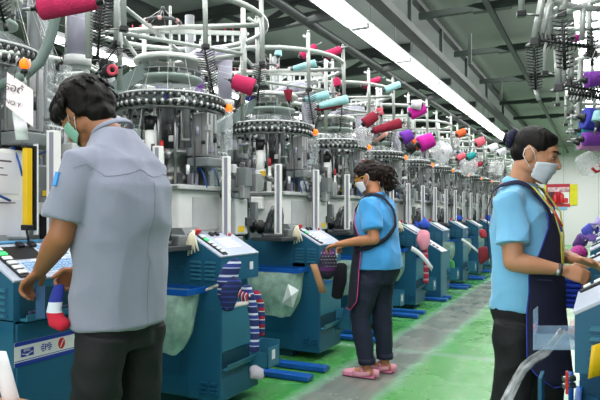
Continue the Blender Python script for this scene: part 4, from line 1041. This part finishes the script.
class Head:
    def __init__(s, c, yaw=0, pitch=0, roll=0):
        s.c = V(c); s.R = Matrix.Rotation(yaw, 3, 'Z') @ Matrix.Rotation(-pitch, 3, 'X') @ Matrix.Rotation(roll, 3, 'Y')
        s.M = s.R.to_4x4()
    def __call__(s, x, y, z): return s.c+s.R @ V((x, y, z))
    def skin(s, q, neck, k=1):
        E = lambda x, y, z, a, b, c_: q.ball(s(x*k, y*k, z*k), a*k, b*k, c_*k, n=24, M=s.M)
        E(0, -.012, .032, .074, .092, .082); E(0, .022, -.018, .064, .070, .075); E(0, .040, -.058, .048, .045, .045)
        E(0, .060, -.092, .026, .026, .022); E(0, .058, .030, .052, .032, .022); E(0, .062, -.055, .030, .030, .018)
        q.capsule([s(0, .080*k, .018*k), s(0, .096*k, -.004*k), s(0, .108*k, -.024*k)], [.008, .0095, .013], n=12)
        for x in (-1, 1):
            E(x*.011, .094, -.028, .009, .010, .008); E(x*.038, .056, -.020, .019, .018, .018)
            E(x*.031, .074, .006, .017, .012, .010)
            E(x*.074, -.006, -.008, .009, .020, .031); E(x*.072, .002, -.030, .007, .010, .012); E(x*.079, -.016, .004, .006, .012, .022)
            E(x*.040, .0, -.055, .022, .040, .030)
        E(0, .080, -.058, .020, .010, .006); E(0, .078, -.068, .018, .010, .006)
        q.capsule([neck, s(0, -.018*k, -.045*k)], [.055*k, .053*k], n=20)
    def features(s, par, brow=True, k=1):
        for x in (-1, 1):
            e = MB().use(EYEW).ball(s(x*.031*k, .0785*k, .005*k), .013*k, .008*k, .0055*k, n=14, M=s.M).use(IRIS).ball(s(x*.031*k, .0835*k, .0045*k), .0058*k, .0045*k, .0052*k, n=12, M=s.M)
            e.capsule([s(x*.017*k, .083*k, .009*k), s(x*.031*k, .0875*k, .0115*k), s(x*.045*k, .080*k, .007*k)], .0022*k, n=8)
            e.build('eye', None, par)
            mb(HAIR).capsule([s(x*.014*k, .091*k, .028*k), s(x*.032*k, .090*k, .034*k), s(x*.050*k, .076*k, .029*k)], [.0035, .004, .0025], [.003]*3, n=8).build('eyebrow', None, par)
    def mask(s, par, m, loop, k=1, drop=.004):
        rows = []
        for i in range(11):
            f = i/10; z = -drop-.098*f; row = []
            for j in range(21):
                a = (j/20-.5)*2*1.28; w_ = .073-.012*f**2
                front = .112-.006*f-.010*(f-.4)**2*10*.3 if abs(a) < .001 else 0
                nose = .011*math.exp(-(a/.42)**2)*math.exp(-((f-.16)/.38)**2)
                y = .012+(.083-.012*f*f)*cos(a)+nose+.006*math.exp(-((abs(a)-.6)/.3)**2); x = (w_+.003)*sin(a)
                y -= .012*max(0, abs(a)-.9)
                z2 = z*(1-.35*(abs(a)/1.28)**2)-.022*(abs(a)/1.28)**2
                y += .0022*sin(f*21)
                row.append(s(x*k, y*k, z2*k))
            rows.append(row)
        o = mb(m).grid(rows, .0015).build('face_mask', None, par)
        q = mb(loop)
        for x in (-1, 1):
            q.tube([s(x*.070*k, .030*k, -.028*k), s(x*.0775*k, .010*k, .006*k), s(x*.083*k, -.010*k, .022*k), s(x*.086*k, -.028*k, .008*k), s(x*.083*k, -.026*k, -.02*k), s(x*.078*k, .000*k, -.045*k), s(x*.062*k, .034*k, -.074*k)], .0016*k, n=6)
        q.build('ear_loop', None, o)
        return o
def torso_sections(sec):
    sec = sorted(sec)
    def f(z):
        if z <= sec[0][0]: return sec[0][1:]
        for a, b in zip(sec, sec[1:]):
            if z <= b[0]:
                t = (z-a[0])/(b[0]-a[0]); t = t*t*(3-2*t)*.5+t*.5
                return tuple(x+(y-x)*t for x, y in zip(a[1:], b[1:]))
        return sec[-1][1:]
    return f
def sect_tube(q, sec, n=36, steps=14):
    """sec rows: z, centre forward, half width, half depth"""
    f = torso_sections(sec); z0, z1 = min(s[0] for s in sec), max(s[0] for s in sec)
    vs = []
    for i in range(steps+1):
        z = z0+(z1-z0)*i/steps; c, a, b = f(z)
        for j in range(n):
            t = 2*pi*j/n; e = 2.35
            x = abs(cos(t))**(2/e)*(1 if cos(t) >= 0 else -1); y = abs(sin(t))**(2/e)*(1 if sin(t) >= 0 else -1)
            vs.append(V((a*x, c+b*y, z)))
    fs = [(i*n+j, i*n+(j+1) % n, (i+1)*n+(j+1) % n, (i+1)*n+j) for i in range(steps) for j in range(n)]
    fs += [tuple(range(n))[::-1], tuple(steps*n+j for j in range(n))]
    return q.add(vs, fs, True)
def folds(amp, fx=7, fz=3, seed=0, ridge=1):
    def d(p):
        a = noise.noise(V((p.x*fx+seed, p.y*fx, p.z*fz)))
        b = noise.noise(V((p.x*fx*2.1+seed, p.y*fx*2.1+5, p.z*fz*2.4)))
        r = 1-abs(a)*2.6
        c = noise.noise(V((p.x*fx*.8+p.z*4+seed, p.y*fx*.8-p.z*3, p.z*fz*1.5+9)))
        return amp*(ridge*max(-.6, r)*.5+b*.6+(1-abs(c)*3.2)*.5-.35)
    return d
def arm_skin(q, S, E, Wt, k=1):
    S, E, Wt = V(S), V(E), V(Wt)
    m = E+(Wt-E)*.28
    q.capsule([S+(E-S)*.06, S+(E-S)*.35, E], [.046*k, .047*k, .040*k], n=20)
    q.capsule([E, m, E+(Wt-E)*.65, Wt], [.040*k, .043*k, .034*k, .026*k], [.040*k, .040*k, .030*k, .021*k], n=20)
def snap(bvh, p, off):
    loc, nor, i, d = bvh.find_nearest(p)
    return loc+nor*off
from mathutils.bvhtree import BVHTree
def bvh_of(o): 
    return BVHTree.FromPolygons([v.co for v in o.data.vertices], [tuple(p.vertices) for p in o.data.polygons])
def strap(pts, tree, w_, th, m, name, par, off=.004, sub=8):
    P = []
    pts = [V(p) for p in pts]
    for a, b in zip(pts, pts[1:]):
        for i in range(sub): P.append(a+(b-a)*i/sub)
    P.append(pts[-1])
    rows = []
    S_ = [snap(tree, p, off) for p in P]
    for i, p in enumerate(P):
        loc, nor, _, _ = tree.find_nearest(p)
        d = (S_[min(i+1, len(S_)-1)]-S_[max(i-1, 0)]).normalized(); sd = d.cross(nor).normalized()
        rows.append([loc+nor*off+sd*w_*k for k in (-.5, 0, .5)])
    return mb(m).grid(rows, th).build(name, None, par)
def legs(q, hipz, hips, knees, ankles, r):
    for h, kn, an in zip(hips, knees, ankles):
        h, kn, an = V(h)-V((0, 0, .10)), V(kn), V(an)
        q.capsule([h, h+(kn-h)*.4, kn], [r[0], r[0]*.95, r[1]], n=22)
        q.capsule([kn, kn+(an-kn)*.35, an], [r[1], r[1]*1.02, r[2]], n=22)
def shoe(par, an, m, sole, yaw=0, L_=.25, name='shoe'):
    an = V(an); M = Matrix.Translation((an.x, an.y, 0)) @ Matrix.Rotation(yaw, 4, 'Z')
    q = MB().use(m).capsule([(0, -.05, .045), (0, .04, .042), (0, .12, .032), (0, L_-.09, .026)], [.034, .040, .044, .036], [.042, .036, .026, .02], side=(1, 0, 0))
    q.v = [tuple(M @ V(p)) for p in q.v]
    o = q.build(name, None, par)
    q = MB().use(sole).capsule([(0, -.06, .008), (0, .04, .008), (0, .12, .008), (0, L_-.085, .008)], [.036, .040, .047, .040], [.008]*4, side=(1, 0, 0))
    q.v = [tuple(M @ V(p)) for p in q.v]; q.build('sole', None, o)
    return o
def finish(body, loc, rz, label):
    body.location = loc; body.rotation_euler = (0, 0, rz); tag(body, label, 'person')

# ------------------------------------------------------------ the man in grey
SK1 = skin_mat('skin_tan', '#a06a4a')
HM = Head((-.015, .155, 1.578), yaw=R(-2), pitch=R(40))
q = mb(SK1); HM.skin(q, (0, .02, 1.46), 1.06)
sect_tube(q, [(.84, -.01, .15, .10), (1.05, 0, .14, .095), (1.25, .0, .15, .10), (1.38, .0, .13, .08), (1.47, .015, .07, .06)])
SLm, ELm, WLm = (-.178, .01, 1.365), (-.225, .06, 1.115), (-.15, .238, .985)
SRm, ERm, WRm = (.178, .01, 1.365), (.225, .10, 1.12), (.08, .27, .97)
for a in ((SLm, ELm, WLm), (SRm, ERm, WRm)): arm_skin(q, *a, 1.08)
hand(q, WLm, (-.05, .72, -.55), (.15, -.5, -.8), (.9, .1, .1), curl=.62)
hand(q, WRm, (-.35, .72, -.55), (-.6, -.1, -.75), (-.6, .3, .6), curl=.9)
legs(q, .9, [(-.08, 0, .86), (.08, 0, .86)], [(-.10, .02, .48), (.10, .02, .48)], [(-.11, -.01, .10), (.11, -.01, .10)], (.08, .055, .04))
for x in (-.11, .11): q.capsule([(x, -.04, .05), (x, .12, .04)], [.03, .03], n=12)
man = voxel(q, 'person', .0055, SK1, 2)
HM.features(man)
HM.mask(man, mat('mask_green', '#8fc4ae', .8, var=.05), PAPER)
# hair: shaggy cap plus locks
q = mb(HAIR)
E = lambda x, y, z, a, b, c: q.ball(HM(x, y, z), a, b, c, n=24, M=HM.M)
E(0, -.022, .052, .096, .116, .090); E(0, -.060, .010, .088, .082, .088); E(0, -.055, -.045, .070, .060, .060); E(0, .055, .080, .076, .066, .045); E(0, .098, .066, .055, .025, .025)
for x in (-1, 1): E(x*.070, .005, .040, .022, .060, .045); E(x*.068, -.04, .0, .022, .045, .055); E(x*.035, .085, .060, .035, .025, .030)
hs = voxel(q, 'hair', .006, HAIR, 2, folds(.006, 16, 16, 3), man)
rr = random.Random(4); q = mb(HAIR)
for i in range(130):
    a = rr.uniform(0, 2*pi); e = rr.uniform(-.1, 1.2)
    x, y, z = cos(a)*cos(e)*.088, -.02+sin(a)*cos(e)*.108, .045+sin(e)*.085
    fw = sin(a)
    out = V((cos(a)*.35, .25+sin(a)*.3, -.9))
    if fw < -.2: out = V((cos(a)*.3, -.35, -.85))
    L_ = rr.uniform(.04, .065); p = V((x, y, z)); out.normalize()
    b = p*1.0+out*L_*.5+V((x, y+.02, 0))*.10; c = b+out*L_*.5-V((x, y+.02, 0))*.08
    q.tube([HM(*p), HM(*b), HM(*c)], [.014, .012, .002], n=6, rb=[.006, .005, .001])
q.build('hair_lock', None, hs)
# shirt
SH1 = mat('shirt_grey', '#858a9b', .85, var=.04, vs=5, bump=.25, bs=300, sheen=.2)
secM = [(.785, .0, .205, .142), (.9, -.005, .202, .140), (1.05, -.012, .196, .138), (1.2, -.022, .202, .142), (1.30, -.022, .205, .138), (1.38, -.012, .175, .118), (1.45, .008, .115, .088), (1.51, .022, .068, .066)]
q = mb(SH1); sect_tube(q, secM, steps=24)
for S_, E_ in ((SLm, ELm), (SRm, ERm)):
    S_, E_ = V(S_), V(E_); x = -1 if S_.x < 0 else 1
    q.tube([S_+V((-x*.05, 0, .005)), S_+V((0, 0, 0)), S_+(E_-S_)*.35, S_+(E_-S_)*.78], [.062, .070, .072, .074], n=24, rb=[.062, .076, .080, .082])
shirt = voxel(q, 'shirt', .007, SH1, 5, folds(.013, 5.5, 2.2, 1), man)
q = mb(SH1); col_pts = []
for i in range(25):
    a = 2*pi*i/25; col_pts.append(V((.070*sin(a), .036+.068*cos(a), 1.512-.030*cos(a))))
q.tube(col_pts, [.006]*25, n=8, rb=[.015]*25, side=None, closed=True)
q.build('collar', None, shirt)
q = mb(mat('shirt_seam', '#7a818d', .9, var=0))
tr = bvh_of(shirt)
strap([(-.02, -.3, 1.36), (-.02, -.3, 1.1), (-.02, -.3, .8)], tr, .002, .001, MATS['shirt_seam'], 'seam', shirt, .0006, 16)
strap([(-.30, -.05, 1.36), (-.2, -.2, 1.375), (0, -.25, 1.38), (.2, -.2, 1.375)], tr, .002, .001, MATS['shirt_seam'], 'seam', shirt, .0006, 16)
mb(mat('clip_blue', '#4a9be0', .4)).bar(snap(tr, V((-.34, .06, 1.36)), .006), snap(tr, V((-.34, .04, 1.30)), .006), .014, .008).build('blue_clip', None, shirt)
TR1 = mat('trousers_black', '#17181b', .75, var=.15, bump=.2, bs=120)
def trousers(par, hips, knees, ankles, r, sec, m, amp=.006, seed=0):
    q = mb(m); sect_tube(q, sec, steps=10)
    for h, kn, an in zip(hips, knees, ankles):
        h, kn, an = V(h), V(kn), V(an)
        q.tube([h+V((0, 0, -.07)), h+(kn-h)*.35, kn, kn+(an-kn)*.4, an], [r[0], r[0]*.98, r[1], r[1]*.98, r[2]], n=24)
    return voxel(q, 'trousers', .008, m, 4, folds(amp, 8, 5, seed), par)
trousers(man, [(-.098, -.02, .84), (.098, -.02, .84)], [(-.11, .02, .47), (.11, .0, .47)], [(-.12, -.02, .07), (.12, -.03, .07)], (.096, .085, .075),
         [(.70, .0, .155, .115), (.80, -.0, .178, .122), (.90, -.01, .165, .11)], TR1, .007)
for x in (-.12, .12): shoe(man, (x, 0, 0), BLACK, DGREY)
finish(man, (-1.615, 1.712, 0), R(92), 'man in a grey short sleeved shirt and green mask bent over the keypads')
# sock he holds
stk = mb(stripes('tri_sock', [('#b3152f', .40), ('#c8d4dc', .22), ('#22308a', .38)], 'Z', .165)).capsule([at(59, 288, 2.14), at(56, 300, 2.12), at(54, 311, 2.12), at(57, 321, 2.10), at(63, 325, 2.08)], [.020, .024, .026, .030, .026], [.014, .016, .018, .022, .02], side=(CT, ST, 0))
thing(stk, 'striped_sock', 'blue, white and red sock held by the man in grey', 'sock', base=at(54, 332, 2.1))

# ------------------------------------------------------------ the woman in pink shoes
SK2 = skin_mat('skin_warm', '#b97c58')
HW = Head((0, .035, 1.455), yaw=R(8), pitch=R(20))
q = mb(SK2); HW.skin(q, (0, -.035, 1.30), .96)
sect_tube(q, [(.76, -.03, .11, .09), (1.0, -.02, .11, .08), (1.2, -.02, .12, .08), (1.26, -.03, .09, .055), (1.33, -.03, .06, .045)])
SL, EL, WL = (-.165, -.045, 1.255), (-.215, -.10, 1.01), (-.16, .205, .965)
SR, ER, WR = (.165, -.045, 1.255), (.22, -.02, 1.01), (.12, .22, .955)
for a in ((SL, EL, WL), (SR, ER, WR)): arm_skin(q, *a, .98)
hand(q, WL, (.05, .9, -.25), (.1, -.2, -1), (.95, .1, .0), curl=.6, k=.9)
hand(q, WR, (-.1, .92, -.2), (-.1, -.2, -1), (-.95, .1, .0), curl=.6)
hipsW, kneesW, ankW = [(-.085, -.02, .80), (.085, -.02, .80)], [(-.10, .055, .44), (.09, -.04, .44)], [(-.105, .0, .10), (.10, -.06, .10)]
legs(q, .9, hipsW, kneesW, ankW, (.075, .05, .036))
for a in ankW: q.capsule([(a[0], a[1]-.03, .045), (a[0], a[1]+.07, .045), (a[0], a[1]+.15, .025)], [.028, .032, .034], [.032, .024, .014], side=(1, 0, 0), n=14)
wom = voxel(q, 'person', .0055, SK2, 2)
HW.features(wom, k=.96); HW.mask(wom, mat('mask_white', '#dfe1e6', .8, var=.03), PAPER, k=.96)
q = mb(mat('goggle_yellow', '#d9a713', .2)); 
for x in (-1, 1): q.tube([HW(x*.031+.024*cos(a), .098-.3*abs(.024*cos(a)+x*.031), .006+.017*sin(a)) for a in [2*pi*i/14 for i in range(14)]], .003, n=6, closed=True)
q.tube([HW(-.055, .082, .008), HW(-.076, .03, .012), HW(-.078, -.01, .008)], .0025, n=6).tube([HW(.055, .082, .008), HW(.076, .03, .012), HW(.078, -.01, .008)], .0025, n=6).build('safety_glasses', None, wom)
q = mb(HAIRB)
E = lambda x, y, z, a, b, c: q.ball(HW(x, y, z), a, b, c, n=24, M=HW.M)
E(0, -.018, .045, .082, .100, .082); E(0, -.05, .01, .074, .068, .07); E(0, .035, .082, .055, .05, .03)
for x in (-1, 1): E(x*.064, .01, .045, .018, .05, .04)
E(0, -.120, .005, .048, .045, .056); E(0, -.135, -.05, .055, .05, .065); E(0, -.14, -.11, .045, .04, .05); E(-.02, -.17, -.02, .04, .04, .05)
hw = voxel(q, 'hair', .007, HAIRB, 1, folds(.010, 22, 22, 9), wom)
q = mb(HAIRB); rr = random.Random(8)
for i in range(70):
    a = rr.uniform(0, 2*pi); e = rr.uniform(-.9, .9); p = V((cos(a)*cos(e)*.055, -.14+sin(a)*cos(e)*.05, -.05+sin(e)*.085)); o_ = V((cos(a), sin(a)-.4, -.4)).normalized()
    q.tube([HW(*p), HW(*(p+o_*.02+V((0, 0, -.01)))), HW(*(p+o_*.028+V((rr.uniform(-.02, .02), 0, -.035))))], [.007, .005, .001], n=5)
q.build('hair_lock', None, hw)
mb(mat('hair_tie_red', '#8d3b3c', .7)).ball(HW(0, -.02, .128), .02, .03, .008, n=10).build('hair_clip', None, hw)
SHB = mat('polo_blue', '#3f96d2', .85, var=.04, bump=.25, bs=300, sheen=.2)
secW = [(.79, -.045, .19, .170), (.88, -.045, .185, .165), (1.0, -.035, .172, .150), (1.12, -.03, .175, .152), (1.22, -.035, .172, .130), (1.28, -.04, .138, .090), (1.325, -.04, .075, .060)]
q = mb(SHB); sect_tube(q, secW, steps=24)
for S_, E_ in ((SL, EL), (SR, ER)):
    S_, E_ = V(S_), V(E_); x = -1 if S_.x < 0 else 1
    q.tube([S_+V((-x*.05, 0, .005)), S_, S_+(E_-S_)*.35, S_+(E_-S_)*.74], [.060, .074, .078, .076], n=24, rb=[.060, .076, .080, .078])
shw = voxel(q, 'shirt', .007, SHB, 4, folds(.010, 7, 3.5, 4), wom)
q = mb(SHB); q.tube([V((.062*sin(a), -.03+.060*cos(a), 1.318-.018*cos(a))) for a in [2*pi*i/24 for i in range(24)]], [.006]*24, n=8, rb=[.018]*24, closed=True).build('collar', None, shw)
DEN = mat('jeans_navy', '#1d2238', .8, var=.2, vs=10, bump=.3, bs=250)
trousers(wom, hipsW, kneesW, ankW, (.105, .074, .056), [(.68, -.035, .15, .13), (.78, -.045, .172, .156), (.86, -.04, .155, .13)], DEN, .006, 7)
for a in ankW: mb(DEN).tube([(a[0], a[1], .105), (a[0], a[1], .145)], [.062, .064], n=24).build('trouser_cuff', None, wom)
APR = mat('apron_navy', '#171a2c', .85, var=.1, bump=.3, bs=200)
PKP = mat('piping_pink', '#c2497d', .7, var=0)
def wrap(f, z0, z1, tr_fn, off, n=24, rows=22, flare=0):
    out = []
    for i in range(rows+1):
        z = z0+(z1-z0)*i/rows; c, a, b = f(max(z, f.zmin)); lo, hi = tr_fn(z); k = off+flare*max(0, f.zmin+.12-z)
        out.append([V(((a+k)*sin(lo+(hi-lo)*j/n), c+(b+k)*cos(lo+(hi-lo)*j/n), z)) for j in range(n+1)])
    return out
class F_:
    def __init__(s, sec): s.f = torso_sections(sec); s.zmin = sec[0][0]+.01
    def __call__(s, z): return s.f(z)
fw_ = F_(secW)
def rng_w(z):
    if z > 1.0: w_ = 1.25-(z-1.0)*3.6
    else: w_ = 1.25-.12*max(0, .62-z)*4
    w_ = max(.3, w_); 
    if z < .56: w_ -= (.56-z)*4
    return (-w_, w_)
G = wrap(fw_, .50, 1.20, rng_w, .014, flare=.10)
ap = mb(APR).grid(G, .003).build('apron', None, wom)
edge = [G[i][0]+V((-.002, 0, 0)) for i in range(len(G))]
mb(PKP).tube(edge, .0035, n=6).tube([g+V((0, .0, -.001)) for g in G[0]], .0035, n=6).tube([G[i][-1] for i in range(len(G))], .0035, n=6).build('piping', None, ap)
tsm = MB(); sect_tube(tsm, secW, steps=24); tw = BVHTree.FromPolygons([V(p) for p in tsm.v], tsm.f)
strap([(-.05, .2, 1.19), (-.08, .08, 1.28), (-.08, -.02, 1.32), (-.07, -.12, 1.28), (-.03, -.25, 1.18), (-.06, -.26, 1.10), (-.16, -.2, 1.02), (-.21, -.05, .95), (-.2, .08, .92)], tw, .030, .004, APR, 'apron_strap', ap, .013)
PS = mat('shoe_pink', '#e39db1', .5, var=.05); PSS = mat('shoe_sole_pink', '#c26f8c', .6)
for a in ankW:
    M = Matrix.Translation((a[0], a[1], 0))
    q = MB().use(PS).capsule([(0, .10, .032), (0, .165, .026)], [.042, .034], [.030, .022], side=(1, 0, 0)).tube([(0, -.062, .02), (0, -.066, .07)], [.036, .030], n=16, rb=[.014, .010])
    for x in (-1, 1): q.tube([(x*.037, -.04, .045), (x*.041, .03, .030), (x*.042, .10, .032)], [.014, .016, .02], n=10, rb=[.005]*3, side=(0, 0, 1))
    q.tube([(-.038, .02, .045), (-.02, .035, .078), (.02, .04, .078), (.038, .03, .04)], [.009]*4, n=8, rb=[.004]*4)
    q.v = [tuple(M @ V(p)) for p in q.v]; s_ = q.build('shoe', None, wom)
    q = MB().use(PSS).capsule([(0, -.058, .012), (0, .04, .012), (0, .12, .012), (0, .175, .012)], [.036, .040, .045, .036], [.012]*4, side=(1, 0, 0))
    q.v = [tuple(M @ V(p)) for p in q.v]; q.build('sole', None, s_)
finish(wom, (-1.505, 4.203, 0), R(88), 'woman in pink shoes, blue polo and yellow glasses with a curly ponytail')

# ------------------------------------------------------------ the woman with the lanyard
SK3 = skin_mat('skin_light', '#b98463')
HL = Head((-.0, .035, 1.447), yaw=R(4), pitch=R(20))
q = mb(SK3); HL.skin(q, (0, -.03, 1.30), 1.0)
sect_tube(q, [(.76, -.01, .10, .08), (1.0, -.01, .11, .08), (1.2, -.02, .11, .07), (1.26, -.03, .085, .05), (1.33, -.03, .05, .045)])
SR, ER, WR = (.165, -.02, 1.245), (.215, .01, 1.00), (.15, .180, .972)
SL, EL, WL = (-.165, -.03, 1.245), (-.20, .04, 1.02), (-.055, .19, 1.0)
for a in ((SL, EL, WL), (SR, ER, WR)): arm_skin(q, *a, 1.0)
hand(q, WR, (-.25, .93, -.26), (-.75, -.1, -.5), (-.2, .2, .9), curl=.62, k=.88)
hand(q, WL, (.15, .95, -.18), (.5, -.2, -.8), (.85, .1, .4), curl=.4, k=.88)
hipsL, kneesL, ankL = [(-.085, -.02, .80), (.085, -.02, .80)], [(-.09, .06, .44), (.10, -.03, .44)], [(-.10, .03, .08), (.11, -.10, .08)]
legs(q, .9, hipsL, kneesL, ankL, (.062, .05, .036))
for a in ankL: q.capsule([(a[0], a[1]-.03, .045), (a[0], a[1]+.12, .03)], [.03, .03], n=12)
wl = voxel(q, 'person', .0055, SK3, 2)
HL.features(wl); HL.mask(wl, mat('mask_pale', '#cdd4dd', .8, var=.03), PAPER, drop=.012)
q = mb(HAIR)
E = lambda x, y, z, a, b, c: q.ball(HL(x, y, z), a, b, c, n=26, M=HL.M)
E(0, -.016, .038, .078, .094, .079); E(0, -.045, .0, .068, .060, .060); E(0, .028, .078, .052, .042, .026)
for x in (-1, 1): E(x*.062, .004, .046, .016, .040, .030)
hl = voxel(q, 'hair', .0055, HAIR, 4, None, wl)
q = mb(mat('scrunchie', '#23223f', .9, var=.3, vs=60, bump=.9, bs=60))
C_ = HL(0, -.108, .035)
for i in range(16):
    a = 2*pi*i/16; q.ball(C_+HL.R @ V((.026*cos(a), -.006, .026*sin(a))), .018, .018, .018, n=9)
q.build('scrunchie', None, hl)
mb(HAIR).ball(HL(0, -.128, .03), .027, .024, .030, n=16).build('hair_bun', None, hl)
SHL = mat('polo_light_blue', '#74b6dd', .85, var=.04, bump=.25, bs=300, sheen=.2)
secL = [(.785, -.012, .156, .138), (.88, -.002, .152, .138), (1.0, -.002, .146, .132), (1.12, -.012, .150, .128), (1.21, -.025, .148, .114), (1.27, -.035, .135, .085), (1.325, -.035, .078, .064)]
q = mb(SHL); sect_tube(q, secL, steps=24)
for S_, E_ in ((SL, EL), (SR, ER)):
    S_, E_ = V(S_), V(E_); x = -1 if S_.x < 0 else 1
    q.tube([S_+V((-x*.05, 0, .0)), S_, S_+(E_-S_)*.35, S_+(E_-S_)*.72], [.052, .060, .068, .071], n=24, rb=[.052, .062, .070, .073])
shl = voxel(q, 'shirt', .006, SHL, 4, folds(.012, 6.5, 3.2, 12), wl)
q = mb(SHL); q.tube([V((.066*sin(a), -.028+.062*cos(a), 1.322-.024*cos(a))) for a in [2*pi*i/24 for i in range(24)]], [.006]*24, n=8, rb=[.020]*24, closed=True)
q.add([V(p) for p in ((.02, .03, 1.31), (.07, .02, 1.30), (.06, .07, 1.25), (.02, .06, 1.285))], [(0, 1, 2, 3)]).build('collar', None, shl)
TRL = mat('trousers_charcoal', '#121317', .75, var=.15, bump=.2, bs=120)
trousers(wl, hipsL, kneesL, ankL, (.090, .076, .060), [(.68, -.02, .13, .10), (.78, -.02, .145, .125), (.86, -.02, .13, .11)], TRL, .007, 5)
for a in ankL: shoe(wl, (a[0], a[1], 0), BLACK, DGREY)
fl = F_(secL)
def rng_l(z):
    w_ = 1.2 if z < .95 else 1.2-(z-.95)*3.6
    w_ = max(.36, w_)
    if z < .62: w_ -= (.62-z)**2*38
    return (-w_, w_)
G = wrap(fl, .50, 1.195, rng_l, .016, flare=.10)
AP3 = mat('apron_indigo', '#1b1d38', .85, var=.1, bump=.3, bs=200)
ap = mb(AP3).grid(G, .003).build('apron', None, wl)
mb(mat('piping_blue', '#2f3fa0', .7)).tube([G[i][0] for i in range(len(G))], .003, n=6).tube([G[i][-1] for i in range(len(G))], .003, n=6).tube(G[0], .003, n=6).build('piping', None, ap)
mb(mat('pocket_edge', '#30345e', .8)).bar((.165, .09, .93), (.12, .135, .925), .004, .006).build('pocket', None, ap)
tsm = MB(); sect_tube(tsm, secL, steps=24); tl = BVHTree.FromPolygons([V(p) for p in tsm.v], tsm.f)
for x in (1, -1):
    strap([(x*.045, .2, 1.18), (x*.070, .08, 1.26), (x*.080, -.01, 1.31), (x*.085, -.10, 1.28), (x*.10, -.22, 1.14), (x*.12, -.25, 1.0)], tl, .022, .004, AP3, 'apron_strap', ap, .014)
q = mb(mat('lanyard_yellow', '#c9c45a', .7, var=0))
for x in (1, -1): q.tube([V((x*.055, -.02, 1.335)), V((x*.07, .05, 1.30)), V((x*.05, .125, 1.2)), V((x*.02, .145, 1.10)), V((x*.012, .145, .98)), V((x*.006, .145, .90))], .004, n=6)
q.use(mat('lanyard_blue', '#3a4cc0', .7, var=0)).tube([V((.06, .06, 1.28)), V((.045, .13, 1.19)), V((.03, .15, 1.12))], .005, n=6).use(mat('lanyard_red', '#b8402e', .7, var=0)).tube([V((.05, .12, 1.21)), V((.035, .15, 1.14))], .006, n=6)
q.build('lanyard', None, wl)
W1, E1 = V(WR), V(ER); d = (E1-W1).normalized(); c = W1+d*.012
q = mb(DGREY).tube([c-d*.008, c+d*.008], [.029, .029], n=20, rb=[.024, .024])
q.use(STEEL).ball(c+V((.026, .0, -.008)), .007, .014, .014, n=14)
q.build('wrist_watch', None, wl)
finish(wl, (-.282, 2.742, 0), R(-100), 'woman with a hair bun and yellow lanyard wearing a pale blue polo and navy apron')
# ============================================================ CAMERA
cd = bpy.data.cameras.new('Camera'); cam = bpy.data.objects.new('Camera', cd); COL.objects.link(cam)
cam.location = (0, 0, CAMZ); cam.rotation_euler = (pi/2, 0, math.atan(.5))
cd.sensor_width = 36; cd.lens = 36; cd.shift_y = 12/600; cd.clip_start = .05
SC.camera = cam
SC.view_settings.view_transform = 'Standard'; SC.view_settings.look = 'None'; SC.view_settings.exposure = 0
SC.cycles.max_bounces = 6; SC.cycles.diffuse_bounces = 3; SC.cycles.glossy_bounces = 3; SC.cycles.transparent_max_bounces = 12
SC.cycles.sample_clamp_indirect = 4; SC.cycles.caustics_reflective = False; SC.cycles.caustics_refractive = False
